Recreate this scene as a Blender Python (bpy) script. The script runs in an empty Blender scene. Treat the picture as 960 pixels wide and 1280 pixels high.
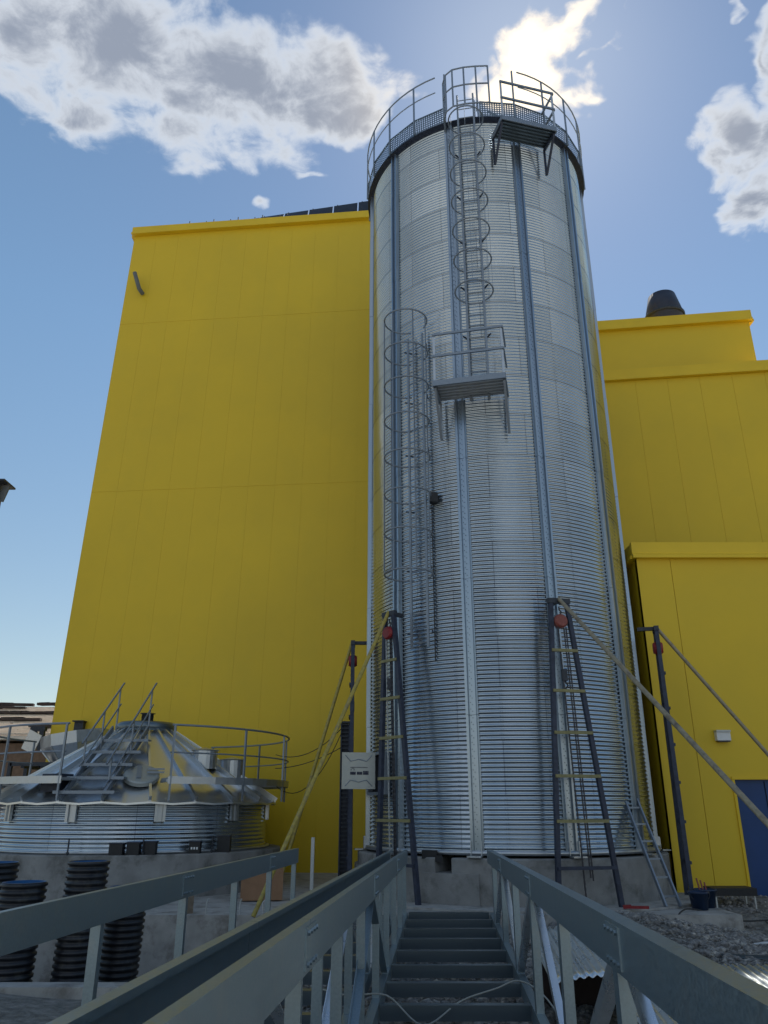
import bpy, math, random
import numpy as np
from math import sin, cos, radians, pi
from mathutils import Vector, Matrix
random.seed(7)
C = bpy.context.scene.collection
scene = bpy.context.scene

# ------------------------------------------------------------------ camera
CAMZ = 1.87
cam_d = bpy.data.cameras.new('camera')
cam_d.sensor_fit = 'VERTICAL'; cam_d.sensor_height = 36.0; cam_d.lens = 27.03
cam_d.clip_start = 0.05; cam_d.clip_end = 6000
cam = bpy.data.objects.new('camera', cam_d); C.objects.link(cam)
cam.location = (0, 0, CAMZ); cam.rotation_euler = (radians(90 + 21.0), 0, 0)
scene.camera = cam

# ------------------------------------------------------------------ sky, sun, exposure
SUN_EL, SUN_AZ = 50.5, 14.3          # degrees; azimuth clockwise from +Y
world = bpy.data.worlds.new('World'); scene.world = world
world.use_nodes = True
wn, wl = world.node_tree.nodes, world.node_tree.links
wn.clear()
sky = wn.new('ShaderNodeTexSky'); sky.sky_type = 'NISHITA'; sky.sun_disc = False
sky.sun_elevation = radians(SUN_EL); sky.sun_rotation = radians(SUN_AZ)
sky.air_density = 1.0; sky.dust_density = 0.25; sky.ozone_density = 1.6; sky.altitude = 100
bg = wn.new('ShaderNodeBackground'); bg.inputs['Strength'].default_value = 0.1
wo = wn.new('ShaderNodeOutputWorld')
def W(t, **k):
    n = wn.new(t)
    for a, v in k.items(): setattr(n, a, v)
    return n
def wmath(op, a, b=None, c=None, clamp=False):
    n = W('ShaderNodeMath', operation=op); n.use_clamp = clamp
    for i, v in enumerate((a, b, c)):
        if v is None: continue
        if isinstance(v, (int, float)): n.inputs[i].default_value = v
        else: wl.new(v, n.inputs[i])
    return n.outputs[0]
def wvmath(op, a, b):
    n = W('ShaderNodeVectorMath', operation=op)
    for i, v in enumerate((a, b)):
        if isinstance(v, (tuple, list)): n.inputs[i].default_value = v
        else: wl.new(v, n.inputs[i])
    return n.outputs['Value'] if op in ('DOT_PRODUCT', 'LENGTH') else n.outputs['Vector']
tc = W('ShaderNodeTexCoord')
sep = W('ShaderNodeSeparateXYZ'); wl.new(tc.outputs['Generated'], sep.inputs[0])
zc = wmath('ADD', wmath('MAXIMUM', sep.outputs[2], 0.0), 0.12)
comb = W('ShaderNodeCombineXYZ')     # the cloud layer: a plane overhead
wl.new(wmath('DIVIDE', sep.outputs[0], zc), comb.inputs[0])
wl.new(wmath('DIVIDE', sep.outputs[1], zc), comb.inputs[1])
comb.inputs[2].default_value = 1.0
def wnoise(scale, detail, rough, vec, dist=0.0):
    n = W('ShaderNodeTexNoise'); n.inputs['Scale'].default_value = scale
    n.inputs['Detail'].default_value = detail; n.inputs['Roughness'].default_value = rough
    n.inputs['Distortion'].default_value = dist
    wl.new(vec, n.inputs['Vector']); return n
wv = wnoise(9.0, 3, .6, comb.outputs[0])
warp = wvmath('MULTIPLY', wvmath('SUBTRACT', wv.outputs['Color'], (.5, .5, .5)), (.16, .16, 0))
pw = wvmath('ADD', comb.outputs[0], warp)
CLOUDS = [
[6.345, 2.75, 0.992, -0.28, 9.758, -6.27, 1.0],
[5.818, 3.334, -0.369, -3.038, 9.221, -7.17, 1.0],
[5.0, 1.883, -0.392, -2.537, 9.914, -7.703, 1.0],
[8.644, 2.057, -0.794, -2.168, 10.783, -8.092, 1.0],
[7.844, 6.246, -1.463, -7.194, 10.602, -10.821, 0.8],
[7.781, 4.319, -1.314, -5.5, 11.232, -10.448, 0.7],
[12.769, 1.805, 0.657, -0.234, 16.924, -13.985, 0.6],
[13.421, 7.406, -5.161, -8.512, 12.715, -10.216, 0.85],
[24.521, 0.579, 0.209, -0.058, 30.516, -21.894, 0.4],
[22.938, 7.318, -5.76, -15.109, 39.006, -27.887, 0.42],
[34.307, 5.0, 1.834, -0.669, 40.56, -37.684, 0.62],
[39.022, 3.968, 1.45, -0.629, 58.778, -51.346, 0.4],
[22.021, 4.25, 1.551, -0.649, 33.538, -28.42, 0.5],
[28.955, 3.409, 1.244, -0.625, 51.514, -44.289, 0.35],
[16.426, -7.311, 1.796, 3.711, 12.104, -8.867, 1.0],
[13.125, -10.451, 3.884, 24.922, 37.351, -28.678, 0.7],
[11.397, -1.883, -0.681, 0.311, 22.24, -16.353, 0.95],
[30.167, -6.262, -2.268, 0.646, 36.72, -27.235, 0.7],
[12.455, -5.262, -1.919, 0.402, 10.775, -8.641, 1.0],
[34.694, -15.831, -5.728, 0.463, 14.243, -9.726, 0.85],
[17.033, -7.416, -2.726, 0.553, 12.212, -11.252, 1.0],
[18.091, -16.625, 4.66, 16.75, 18.319, -21.154, 0.75],
[16.388, -7.846, -2.854, 0.241, 6.341, -4.751, 1.0],
[19.473, 1.447, -10.663, -13.898, 26.808, -16.031, 0.7],
[77.944, -32.344, -11.646, 4.946, 183.414, -115.347, 0.5],
[31.43, -22.951, 6.535, 65.892, 117.068, -93.853, 0.3]

]
dens = None
for a0, a1, ac, b0, b1, bc, st in CLOUDS:
    q0 = wvmath('DOT_PRODUCT', pw, (a0, a1, ac)); q1 = wvmath('DOT_PRODUCT', pw, (b0, b1, bc))
    r2 = wmath('ADD', wmath('MULTIPLY', q0, q0), wmath('MULTIPLY', q1, q1))
    g = wmath('MULTIPLY', wmath('SUBTRACT', 1.0, wmath('POWER', r2, .7), clamp=True), st)
    dens = g if dens is None else wmath('MAXIMUM', dens, g)
# broken bright cloud added to the unseen sky behind, for reflections and fill light
nb = wnoise(1.7, 5, .55, comb.outputs[0])
back = W('ShaderNodeMapRange'); wl.new(sep.outputs[1], back.inputs[0]); back.inputs[1].default_value = .05; back.inputs[2].default_value = -.25; back.inputs[3].default_value = 0; back.inputs[4].default_value = 1
nbm = W('ShaderNodeMapRange'); wl.new(nb.outputs['Fac'], nbm.inputs[0]); nbm.inputs[1].default_value = .48; nbm.inputs[2].default_value = .62; nbm.inputs[3].default_value = 0; nbm.inputs[4].default_value = .8
dens = wmath('MAXIMUM', dens, wmath('MULTIPLY', nbm.outputs[0], back.outputs[0]))
n1 = wnoise(15.0, 9, .63, comb.outputs[0], .35)
n2 = wnoise(6.5, 6, .55, comb.outputs[0], .2)
fb = wmath('SUBTRACT', n1.outputs['Fac'], .5)
dd = wmath('ADD', dens, wmath('MULTIPLY', fb, 1.35))
dd = wmath('ADD', dd, wmath('MULTIPLY', wmath('SUBTRACT', n2.outputs['Fac'], .5), .6))
gate = wmath('MULTIPLY', dens, 6.0, clamp=True)
def wmap(v, a, b, c, d):
    n = W('ShaderNodeMapRange'); n.interpolation_type = 'SMOOTHSTEP'
    wl.new(v, n.inputs[0])
    for i, x in enumerate((a, b, c, d)): n.inputs[i + 1].default_value = x
    return n.outputs[0]
alpha = wmath('MULTIPLY', wmap(dd, .10, .74, 0, 1), gate)
core = wmap(dd, .34, 1.02, 0, 1)
sund = (sin(radians(SUN_AZ)) * cos(radians(SUN_EL)), cos(radians(SUN_AZ)) * cos(radians(SUN_EL)), sin(radians(SUN_EL)))
nrm = W('ShaderNodeVectorMath', operation='NORMALIZE'); wl.new(tc.outputs['Generated'], nrm.inputs[0])
cs = wvmath('DOT_PRODUCT', nrm.outputs['Vector'], sund)
cs = wmath('MAXIMUM', cs, 0.0)
glow = wmath('POWER', cs, 130.0)       # forward scatter through cloud near the sun
glow2 = wmath('POWER', cs, 24.0)
cmix = W('ShaderNodeMix', data_type='RGBA'); wl.new(core, cmix.inputs[0])
cmix.inputs[6].default_value = (7.4, 7.8, 8.3, 1); cmix.inputs[7].default_value = (2.7, 3.1, 3.9, 1)
gmix = W('ShaderNodeMix', data_type='RGBA'); gmix.clamp_factor = True
wl.new(glow, gmix.inputs[0]); wl.new(cmix.outputs[2], gmix.inputs[6]); gmix.inputs[7].default_value = (15, 12.6, 9.3, 1)
smix = W('ShaderNodeMix', data_type='RGBA'); wl.new(alpha, smix.inputs[0])
skym = W('ShaderNodeMix', data_type='RGBA', blend_type='MULTIPLY'); skym.inputs[0].default_value = 1.0
wl.new(sky.outputs[0], skym.inputs[6]); 
el = W('ShaderNodeMapRange'); wl.new(sep.outputs[2], el.inputs[0]); el.inputs[1].default_value = .05; el.inputs[2].default_value = .55
tn = W('ShaderNodeMix', data_type='RGBA'); wl.new(el.outputs[0], tn.inputs[0]); tn.inputs[6].default_value = (1.02, .90, .76, 1); tn.inputs[7].default_value = (1.04, 1.18, 1.11, 1)
tn2 = W('ShaderNodeMix', data_type='RGBA'); tn2.inputs[7].default_value = (.55, .66, .80, 1)
wl.new(wmath('MULTIPLY', wmath('POWER', cs, 9.0), .8), tn2.inputs[0]); wl.new(tn.outputs[2], tn2.inputs[6]); wl.new(tn2.outputs[2], skym.inputs[7])
hz = W('ShaderNodeMix', data_type='RGBA'); hz.inputs[7].default_value = (5.6, 6.4, 7.4, 1)   # thin haze round the sun
wl.new(wmath('MULTIPLY', glow, .35), hz.inputs[0]); wl.new(skym.outputs[2], hz.inputs[6])
wl.new(hz.outputs[2], smix.inputs[6]); wl.new(gmix.outputs[2], smix.inputs[7])
wl.new(smix.outputs[2], bg.inputs['Color']); wl.new(bg.outputs[0], wo.inputs['Surface'])

sun_d = bpy.data.lights.new('sun', 'SUN'); sun_d.energy = 4.6; sun_d.angle = radians(.55); sun_d.color = (1, .95, .86)
sun = bpy.data.objects.new('sun', sun_d); C.objects.link(sun)
sun.rotation_euler = Vector(sund).to_track_quat('Z', 'Y').to_euler()
scene.view_settings.view_transform = 'Standard'; scene.view_settings.look = 'None'
scene.view_settings.gamma = 1.0; scene.view_settings.exposure = 0.2
scene.cycles.max_bounces = 8

# ------------------------------------------------------------------ materials
def mat(name, col, rough=.6, metal=0.0, noise=None, bump=None, tint=None, spec=.5):
    """noise=(scale, amount) varies value; bump=(scale, strength, distance); tint=(colour, scale, lo, hi) patches of another colour"""
    m = bpy.data.materials.new(name); m.use_nodes = True
    N, L = m.node_tree.nodes, m.node_tree.links
    p = N['Principled BSDF']
    p.inputs['Roughness'].default_value = rough; p.inputs['Metallic'].default_value = metal
    p.inputs['Specular IOR Level'].default_value = spec
    p.inputs['Base Color'].default_value = (*col, 1)
    geo = N.new('ShaderNodeNewGeometry'); pos = geo.outputs['Position']
    src = None
    if tint:
        nz = N.new('ShaderNodeTexNoise'); nz.inputs['Scale'].default_value = tint[1]; nz.inputs['Detail'].default_value = 7
        nz.inputs['Roughness'].default_value = .65
        L.new(pos, nz.inputs['Vector'])
        mr = N.new('ShaderNodeMapRange'); L.new(nz.outputs['Fac'], mr.inputs[0])
        mr.inputs[1].default_value = tint[2]; mr.inputs[2].default_value = tint[3]
        mx = N.new('ShaderNodeMix'); mx.data_type = 'RGBA'; L.new(mr.outputs[0], mx.inputs[0])
        mx.inputs[6].default_value = (*col, 1); mx.inputs[7].default_value = (*tint[0], 1)
        src = mx.outputs[2]
    if noise:
        nz = N.new('ShaderNodeTexNoise'); nz.inputs['Scale'].default_value = noise[0]; nz.inputs['Detail'].default_value = 5
        L.new(pos, nz.inputs['Vector'])
        mr = N.new('ShaderNodeMapRange'); L.new(nz.outputs['Fac'], mr.inputs[0])
        mr.inputs[1].default_value = .3; mr.inputs[2].default_value = .7
        mr.inputs[3].default_value = 1 - noise[1]; mr.inputs[4].default_value = 1 + noise[1]
        hs = N.new('ShaderNodeHueSaturation')
        if src: L.new(src, hs.inputs['Color'])
        else: hs.inputs['Color'].default_value = (*col, 1)
        L.new(mr.outputs[0], hs.inputs['Value']); src = hs.outputs[0]
        if metal > .3:
            mr2 = N.new('ShaderNodeMapRange'); L.new(nz.outputs['Fac'], mr2.inputs[0])
            mr2.inputs[1].default_value = .3; mr2.inputs[2].default_value = .7
            mr2.inputs[3].default_value = rough * .8; mr2.inputs[4].default_value = rough * 1.25
            L.new(mr2.outputs[0], p.inputs['Roughness'])
    if src: L.new(src, p.inputs['Base Color'])
    if bump:
        nz = N.new('ShaderNodeTexNoise'); nz.inputs['Scale'].default_value = bump[0]; nz.inputs['Detail'].default_value = 6
        L.new(pos, nz.inputs['Vector'])
        b = N.new('ShaderNodeBump'); b.inputs['Strength'].default_value = bump[1]; b.inputs['Distance'].default_value = bump[2]
        L.new(nz.outputs['Fac'], b.inputs['Height']); L.new(b.outputs[0], p.inputs['Normal'])
    return m

M = {
 'galv': mat('galvanised_steel', (.50, .53, .56), .36, .85, (12, .08), (3, .06, .01)),
 'galv_beam': mat('galvanised_beam_steel', (.26, .33, .37), .40, .75, (70, .10), (5, .05, .01), tint=((.31, .35, .36), 9, .5, .8)),
 'galv_rung': mat('galvanised_crossmember_steel', (.17, .21, .24), .30, .75),
 'galv_roof': mat('galvanised_roof_sheet', (.70, .73, .75), .33, .9),
 'galv_stiff': mat('galvanised_stiffener', (.38, .44, .50), .30, .9),
 'galv_rail': mat('galvanised_handrail', (.27, .31, .36), .5, .65, (30, .12)),
 'cover': mat('galvanised_hatch_cover', (.42, .44, .42), .5, .6, (12, .08)),
 'sheet': mat('new_corrugated_sheet', (.72, .77, .80), .3, .85, (6, .06)),
 'dark': mat('dark_painted_steel', (.035, .042, .055), .5, .2, (18, .3)),
 'dark_blue': mat('dark_blue_steel', (.03, .04, .07), .5, .2, (12, .3)),
 'yellow_pole': mat('worn_yellow_steel_tube', (.40, .32, .07), .6, .1, (20, .2), tint=((.26, .21, .12), 9, .5, .7)),
 'rusty_pole': mat('weathered_steel_tube', (.34, .29, .20), .6, .35, (18, .2), tint=((.17, .13, .10), 7, .5, .7)),
 'olive': mat('dull_olive_steel', (.25, .23, .11), .6, .2, (18, .2)),
 'red': mat('red_hoist_paint', (.26, .018, .022), .4, 0, (30, .2)),
 'dullred': mat('faded_red_hoist_paint', (.27, .075, .06), .5, 0, (30, .2)),
 'chain': mat('hoist_chain_steel', (.06, .06, .07), .5, .6),
 'chain_light': mat('bright_chain_steel', (.42, .44, .44), .5, .5),
 'concrete': mat('cast_concrete', (.27, .27, .265), .88, 0, (3.0, .18), (40, .5, .012), tint=((.14, .138, .13), 2.4, .50, .68)),
 'concrete_light': mat('dusty_concrete', (.40, .39, .37), .9, 0, (5, .16), (50, .5, .012), tint=((.24, .225, .205), 3.1, .5, .66)),
 'ground': mat('dusty_rubble_ground', (.19, .18, .16), .95, 0, (9, .35), (14, .9, .06), tint=((.26, .25, .23), 4, .45, .68)),
 'bounce': mat('pale_bounce_surface', (.44, .42, .38), .9, 0, (1, .1)),  # colour of the unseen plane added to bounce light
 'stone': mat('grey_gravel', (.20, .19, .18), .9, 0, (18, .6), (60, .4, .01), tint=((.40, .37, .32), 13, .52, .64)),
 'yellow': mat('yellow_wall_panel', (.80, .54, .016), .55, 0, (.35, .04), tint=((.74, .51, .02), .22, .42, .62)),
 'yellow_trim': mat('yellow_trim', (.80, .54, .016), .5, 0, (1.2, .05)),
 'gap': mat('panel_joint', (.70, .48, .015), .8),
 'blue': mat('blue_door_paint', (.002, .045, .18), .45, 0, (2, .12)),
 'black': mat('black_plastic', (.014, .015, .018), .55, 0, (20, .2)),
 'shade_seam': mat('shade_and_seam_black', (.006, .006, .008), .9),  # near-black for shade painted inside openings, and for door seams
 'pipe': mat('black_corrugated_pipe', (.016, .018, .024), .42, 0, (9, .3), tint=((.07, .068, .062), 5, .52, .72)),
 'pipe_in': mat('blue_pipe_lining', (.015, .10, .26), .4, 0, (6, .1)),
 'bucket': mat('navy_bucket_plastic', (.012, .03, .075), .45, 0, (10, .2)),
 'card': mat('brown_cardboard', (.30, .17, .095), .85, 0, (6, .12)),
 'wood': mat('weathered_timber', (.20, .16, .12), .85, 0, (15, .25)),
 'white': mat('white_plastic', (.75, .76, .76), .5, 0, (10, .04)),
 'solar': mat('solar_glass', (.018, .022, .035), .5, 0, (6, .2)),
 'roofgrey': mat('roof_membrane', (.25, .25, .24), .9, 0, (3, .1)),
 'tile': mat('bleached_roof_tile', (.80, .72, .64), .85, 0, (5, .12), tint=((.30, .22, .18), 2.2, .62, .70)),
 'debris': mat('dark_roof_debris', (.045, .035, .035), .9, 0, (5, .3)),
 'brick': mat('brown_shed_brick', (.20, .135, .10), .9, 0, (7, .2)),
 'vent': mat('dark_vent_paint', (.035, .04, .06), .5, .2, (3, .2)),
 'text': mat('navy_print', (.012, .015, .05), .6),
 'cable': mat('grey_cable', (.30, .31, .29), .6),
 'dcable': mat('dark_cable', (.03, .03, .032), .6),
 'lamp_grey': mat('grey_pole_paint', (.16, .17, .17), .6, .2, (9, .1)),
 'rail_light': mat('pale_galvanised_steel', (.5, .52, .52), .5, .5, (30, .1)),
}
# silo wall: sheet to sheet differences, laid out in the wall's own UV (metres round, metres up)
def silo_material():
    m = bpy.data.materials.new('corrugated_silo_steel'); m.use_nodes = True
    N, L = m.node_tree.nodes, m.node_tree.links; p = N['Principled BSDF']
    uv = N.new('ShaderNodeUVMap')
    br = N.new('ShaderNodeTexBrick'); L.new(uv.outputs[0], br.inputs['Vector'])
    br.inputs['Scale'].default_value = 1; br.inputs['Brick Width'].default_value = 1.582; br.inputs['Row Height'].default_value = .912
    br.inputs['Mortar Size'].default_value = .007; br.inputs['Mortar Smooth'].default_value = .2
    br.inputs['Color1'].default_value = (.43, .49, .54, 1); br.inputs['Color2'].default_value = (.53, .59, .64, 1)
    br.inputs['Mortar'].default_value = (.22, .25, .29, 1)
    g = N.new('ShaderNodeNewGeometry')
    nz = N.new('ShaderNodeTexNoise'); nz.inputs['Scale'].default_value = 4; nz.inputs['Detail'].default_value = 4; L.new(g.outputs['Position'], nz.inputs['Vector'])
    mr = N.new('ShaderNodeMapRange'); L.new(nz.outputs['Fac'], mr.inputs[0]); mr.inputs[3].default_value = .95; mr.inputs[4].default_value = 1.05
    hs = N.new('ShaderNodeHueSaturation'); L.new(br.outputs['Color'], hs.inputs['Color']); L.new(mr.outputs[0], hs.inputs['Value'])
    L.new(hs.outputs[0], p.inputs['Base Color'])
    p.inputs['Metallic'].default_value = .9
    mr2 = N.new('ShaderNodeMapRange'); L.new(nz.outputs['Fac'], mr2.inputs[0]); mr2.inputs[3].default_value = .13; mr2.inputs[4].default_value = .22
    L.new(mr2.outputs[0], p.inputs['Roughness'])
    n3 = N.new('ShaderNodeTexNoise'); n3.inputs['Scale'].default_value = 1.1; n3.inputs['Detail'].default_value = 2; L.new(g.outputs['Position'], n3.inputs['Vector'])
    b = N.new('ShaderNodeBump'); b.inputs['Strength'].default_value = .35; b.inputs['Distance'].default_value = .06
    L.new(n3.outputs['Fac'], b.inputs['Height']); L.new(b.outputs[0], p.inputs['Normal'])
    return m
M['silo'] = silo_material()

# ------------------------------------------------------------------ mesh builder
def V(*a): return Vector(a)
class MB:
    def __init__(s): s.v = []; s.f = []; s.sm = []
    def add(s, vs, fs, smooth=False):
        o = len(s.v); s.v += [tuple(x) for x in vs]
        for f in fs: s.f.append([i + o for i in f]); s.sm.append(smooth)
        return s
    def box(s, cx, cy, cz, sx, sy, sz, rz=0):
        c, n = cos(rz), sin(rz); vs = []
        for dz in (-.5, .5):
            for dx, dy in ((-.5, -.5), (.5, -.5), (.5, .5), (-.5, .5)):
                x, y = dx * sx, dy * sy
                vs.append((cx + x * c - y * n, cy + x * n + y * c, cz + dz * sz))
        return s.add(vs, [(3, 2, 1, 0), (4, 5, 6, 7), (0, 1, 5, 4), (1, 2, 6, 5), (2, 3, 7, 6), (3, 0, 4, 7)])
    def prof(s, pts, p0, p1, up=(0, 0, 1), closed=True, side=None):
        """extrude a 2D outline (lateral, up) from p0 to p1"""
        p0, p1 = Vector(p0), Vector(p1); d = (p1 - p0).normalized()
        lat = d.cross(Vector(up)).normalized() if side is None else Vector(side)
        u = lat.cross(d).normalized() if side is None else d.cross(lat).normalized()
        if side is not None and u.dot(Vector(up)) < 0: u = -u
        n = len(pts); vs = [p + lat * a + u * b for p in (p0, p1) for a, b in pts]
        fs = [(i, (i + 1) % n, n + (i + 1) % n, n + i) for i in range(n if closed else n - 1)]
        if closed: fs += [tuple(range(n))[::-1], tuple(range(n, 2 * n))]
        return s.add(vs, fs)
    def bar(s, p0, p1, w, h=None, up=(0, 0, 1)):
        h = h or w; d = (Vector(p1) - Vector(p0)).normalized()
        if abs(d.dot(Vector(up))) > .98: up = (0, 1, 0)
        return s.prof([(-w/2, -h/2), (w/2, -h/2), (w/2, h/2), (-w/2, h/2)], p0, p1, up)
    def tube(s, pts, r, n=8, closed=False):
        pts = [Vector(p) for p in pts]; m = len(pts); vs = []; ref = None
        for i, p in enumerate(pts):
            a = pts[i - 1] if (i > 0 or closed) else p; b = pts[(i + 1) % m] if (i < m - 1 or closed) else p
            d = (b - a).normalized()
            if ref is None:
                ref = Vector((0, 0, 1)) if abs(d.z) < .9 else Vector((1, 0, 0))
            x = d.cross(ref).normalized(); y = x.cross(d).normalized(); ref = y
            vs += [p + x * r * cos(2*pi*k/n) + y * r * sin(2*pi*k/n) for k in range(n)]
        fs = []
        for i in range(m if closed else m - 1):
            j = (i + 1) % m
            for k in range(n): fs.append((i*n + k, i*n + (k+1) % n, j*n + (k+1) % n, j*n + k))
        s.add(vs, fs, True)
        if not closed: s.add(vs[:n], [tuple(range(n))[::-1]]); s.add(vs[-n:], [tuple(range(n))])
        return s
    def lathe(s, prof, cx, cy, a0=0, a1=360, n=48, smooth=True, F=(0, -1), cap=False):
        full = abs(a1 - a0) >= 359.9; k = n if full else n + 1; m = len(prof); vs = []
        R = (-F[1], F[0])
        for i in range(k):
            a = radians(a0 + (a1 - a0) * i / n); x, y = cos(a)*F[0] + sin(a)*R[0], cos(a)*F[1] + sin(a)*R[1]
            vs += [(cx + r*x, cy + r*y, z) for r, z in prof]
        fs = []
        for i in range(n):
            j = (i + 1) % k
            for q in range(m - 1): fs.append((i*m + q, j*m + q, j*m + q + 1, i*m + q + 1))
        s.add(vs, fs, smooth)
        if cap and not full:
            s.add(vs[:m], [tuple(range(m))]); s.add(vs[-m:], [tuple(range(m))[::-1]])
        return s
    def bolt(s, p, r=.012, h=.01, d=(0, -1, 0)):
        d = Vector(d).normalized(); ref = Vector((0, 0, 1)) if abs(d.z) < .9 else Vector((1, 0, 0))
        x = d.cross(ref).normalized(); y = x.cross(d); p = Vector(p)
        vs = [p + q + (x*cos(pi*k/3) + y*sin(pi*k/3)) * r for q in (Vector(), d*h) for k in range(6)]
        return s.add(vs, [(k, (k+1) % 6, 6 + (k+1) % 6, 6 + k) for k in range(6)] + [tuple(range(6, 12))])
    def build(s, name, m, parent=None, base=None, kind=None, uv=None):
        if parent is not None: org = ORG[parent.name]
        elif base is not None: org = Vector(base)
        else:
            a = np.array([tuple(v) for v in s.v]); org = Vector(((a[:,0].min()+a[:,0].max())/2, (a[:,1].min()+a[:,1].max())/2, a[:,2].min()))
        me = bpy.data.meshes.new(name)
        me.from_pydata([(v[0]-org.x, v[1]-org.y, v[2]-org.z) for v in s.v], [], s.f)
        me.polygons.foreach_set('use_smooth', s.sm)
        for x in (m if isinstance(m, list) else [m]): me.materials.append(x)
        me.update()
        o = bpy.data.objects.new(name, me); C.objects.link(o)
        ORG[o.name] = org
        if parent is not None: o.parent = parent
        else: o.location = org
        if kind: o['kind'] = kind
        return o
ORG = {}
def thing(name, label, cat, loc=(0, 0, 0), group=None):
    o = bpy.data.objects.new(name, None); C.objects.link(o); o.location = loc; o.empty_display_size = .2
    ORG[o.name] = Vector(loc); o['label'] = label; o['category'] = cat
    if group: o['group'] = group
    return o
def tag(o, label, cat, group=None):
    o['label'] = label; o['category'] = cat
    if group: o['group'] = group
    return o
CH = lambda w, h, t=.008, f=1: [(0, 0), (f*w, 0), (f*w, t), (f*t, t), (f*t, h-t), (f*w, h-t), (f*w, h), (0, h)]   # C channel outline

# ------------------------------------------------------------------ ground and slabs
def gz(x, y):
    z = .0
    if x < -.9 and 9.55 < y < 13.2: return -.62
    if x > .2: z = .04
    if x > 5.3: z += .27 * min(1, max(0, (y - 13) / 2.2))
    z += .30 * math.exp(-((x-3.7)/1.5)**2 - ((y-12.3)/1.6)**2) if y < 13.1 else 0
    if y > 16: z = .3 if x > 5.3 else z
    return z + .05 * sin(x*1.3 + .4) * sin(y*.9) + .03*sin(x*3.1+y*2.3)
g = MB()
def axis(a, b, st, far):
    v = list(np.arange(a, b, st)); out = []
    d = st
    x = a
    while x > -far: d *= 1.6; x -= d; out.append(x)
    v = out[::-1] + v; x = v[-1]; d = st
    while x < far: d *= 1.6; x += d; v.append(x)
    return v
xs, ys = axis(-12, 14, .22, 2500), axis(-3, 24, .22, 2500)
nx = len(xs)
g.add([(x, y, gz(x, y)) for y in ys for x in xs], [(j*nx+i, j*nx+i+1, (j+1)*nx+i+1, (j+1)*nx+i) for j in range(len(ys)-1) for i in range(nx-1)], True)
gr = g.build('ground', M['ground'], base=(0, 0, 0), kind='structure')
# main slab
b = MB(); b.box(-4.4, 19.6, -.3, 19.6, 13.2, 1.3)
sl = b.build('slab', M['concrete_light'], kind='structure')
b = MB()   # raised round pad that carries the tall silo
pad = [(2.48 + 3.75*cos(t), 16.66 + 3.55*sin(t)) for t in np.linspace(-pi*.93, 0, 30)]
pad += [(2.48 + 3.75, 19), (2.48 - 3.7, 19)]
n = len(pad)
b.add([(x, y, .352) for x, y in pad] + [(x, y, .385) for x, y in pad], [tuple(range(n, 2*n))] + [(i, (i+1) % n, n+(i+1) % n, n+i) for i in range(n)])
b.build('pad', M['concrete_light'], kind='structure')
b = MB(); b.box(-6.6, 9.42, -.35, 8.3, .26, .92)
tag(b.build('low_wall', M['concrete_light']), 'low concrete kerb wall in front of the black ribbed pipes', 'wall')

# unseen pale plane added behind the viewer to bounce sunlight onto the walls
b = MB(); b.add([(-60, -70, .06), (60, -70, .06), (60, -1.5, .06), (-60, -1.5, .06)], [(0, 1, 2, 3)]); b.build('bounce_plane', M['bounce'], base=(0, -30, 0), kind='structure')

# loose stones
def stones(spec, name):
    b = MB()
    ico = [(0, 0, 1), (.894, 0, .447), (.276, .851, .447), (-.724, .526, .447), (-.724, -.526, .447), (.276, -.851, .447),
           (.724, .526, -.447), (-.276, .851, -.447), (-.894, 0, -.447), (-.276, -.851, -.447), (.724, -.526, -.447), (0, 0, -1)]
    fc = [(0,1,2),(0,2,3),(0,3,4),(0,4,5),(0,5,1),(1,6,2),(2,7,3),(3,8,4),(4,9,5),(5,10,1),(6,7,2),(7,8,3),(8,9,4),(9,10,5),(10,6,1),(6,11,7),(7,11,8),(8,11,9),(9,11,10),(10,11,6)]
    R = random.Random(3)
    for x0, x1, y0, y1, n in spec:
        for _ in range(n):
            x, y = R.uniform(x0, x1), R.uniform(y0, y1); r = min(.075, .0095 * R.paretovariate(1.5)); a = R.uniform(0, 6.3)
            sx, sy, sz = r*R.uniform(.8, 1.4), r*R.uniform(.7, 1.1), r*R.uniform(.4, .8); z = gz(x, y) + sz*.35
            b.add([(x + (p[0]*sx*cos(a) - p[1]*sy*sin(a))*R.uniform(.85, 1.15), y + (p[0]*sx*sin(a) + p[1]*sy*cos(a))*R.uniform(.85, 1.15), z + p[2]*sz) for p in ico], fc)
    o = b.build(name, M['stone'], base=(0, 0, 0), kind='stuff'); return o
o = stones([(1.4, 8.0, 6.0, 13.0, 36000), (-1.4, 1.8, 5.0, 12.8, 8000), (5.5, 9.5, 12.9, 15.8, 1500)], 'gravel')
tag(o, 'loose grey gravel and rubble between the galleries and the slab', 'gravel')

# ------------------------------------------------------------------ yellow buildings
XE, H1 = 4.6, 20.85
def yl(x): return 21.7 - .1 * (x + 8.73)
def xl(x, z): return XE + (x - XE) * (1 + .034 * (1 - z / H1))
bl = thing('yellow_tower_building', 'tall yellow panelled building left of the silo with solar panels on its roof', 'building', (-2, 27, 0))
b = MB()
zr = [.0, 10.85, 16.9, H1 - .32]
edges = [-8.73 + .8*i for i in range(17)]; edges[-1] = XE
for i in range(16):
    for j in range(3):
        a0, a1 = edges[i] + .0013, edges[i+1] - .0013; z0, z1 = zr[j] + .004, zr[j+1] - .004
        q = []
        for dy in (0, .05):
            for x, z in ((a0, z0), (a1, z0), (a1, z1), (a0, z1)): X = xl(x, z); q.append((X, yl(X) + dy, z))
        b.add(q, [(0, 1, 2, 3), (0, 4, 5, 1), (1, 5, 6, 2), (2, 6, 7, 3), (3, 7, 4, 0)])
b.build('panel_wall', M['yellow'], bl)
b = MB(); q = []
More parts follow.
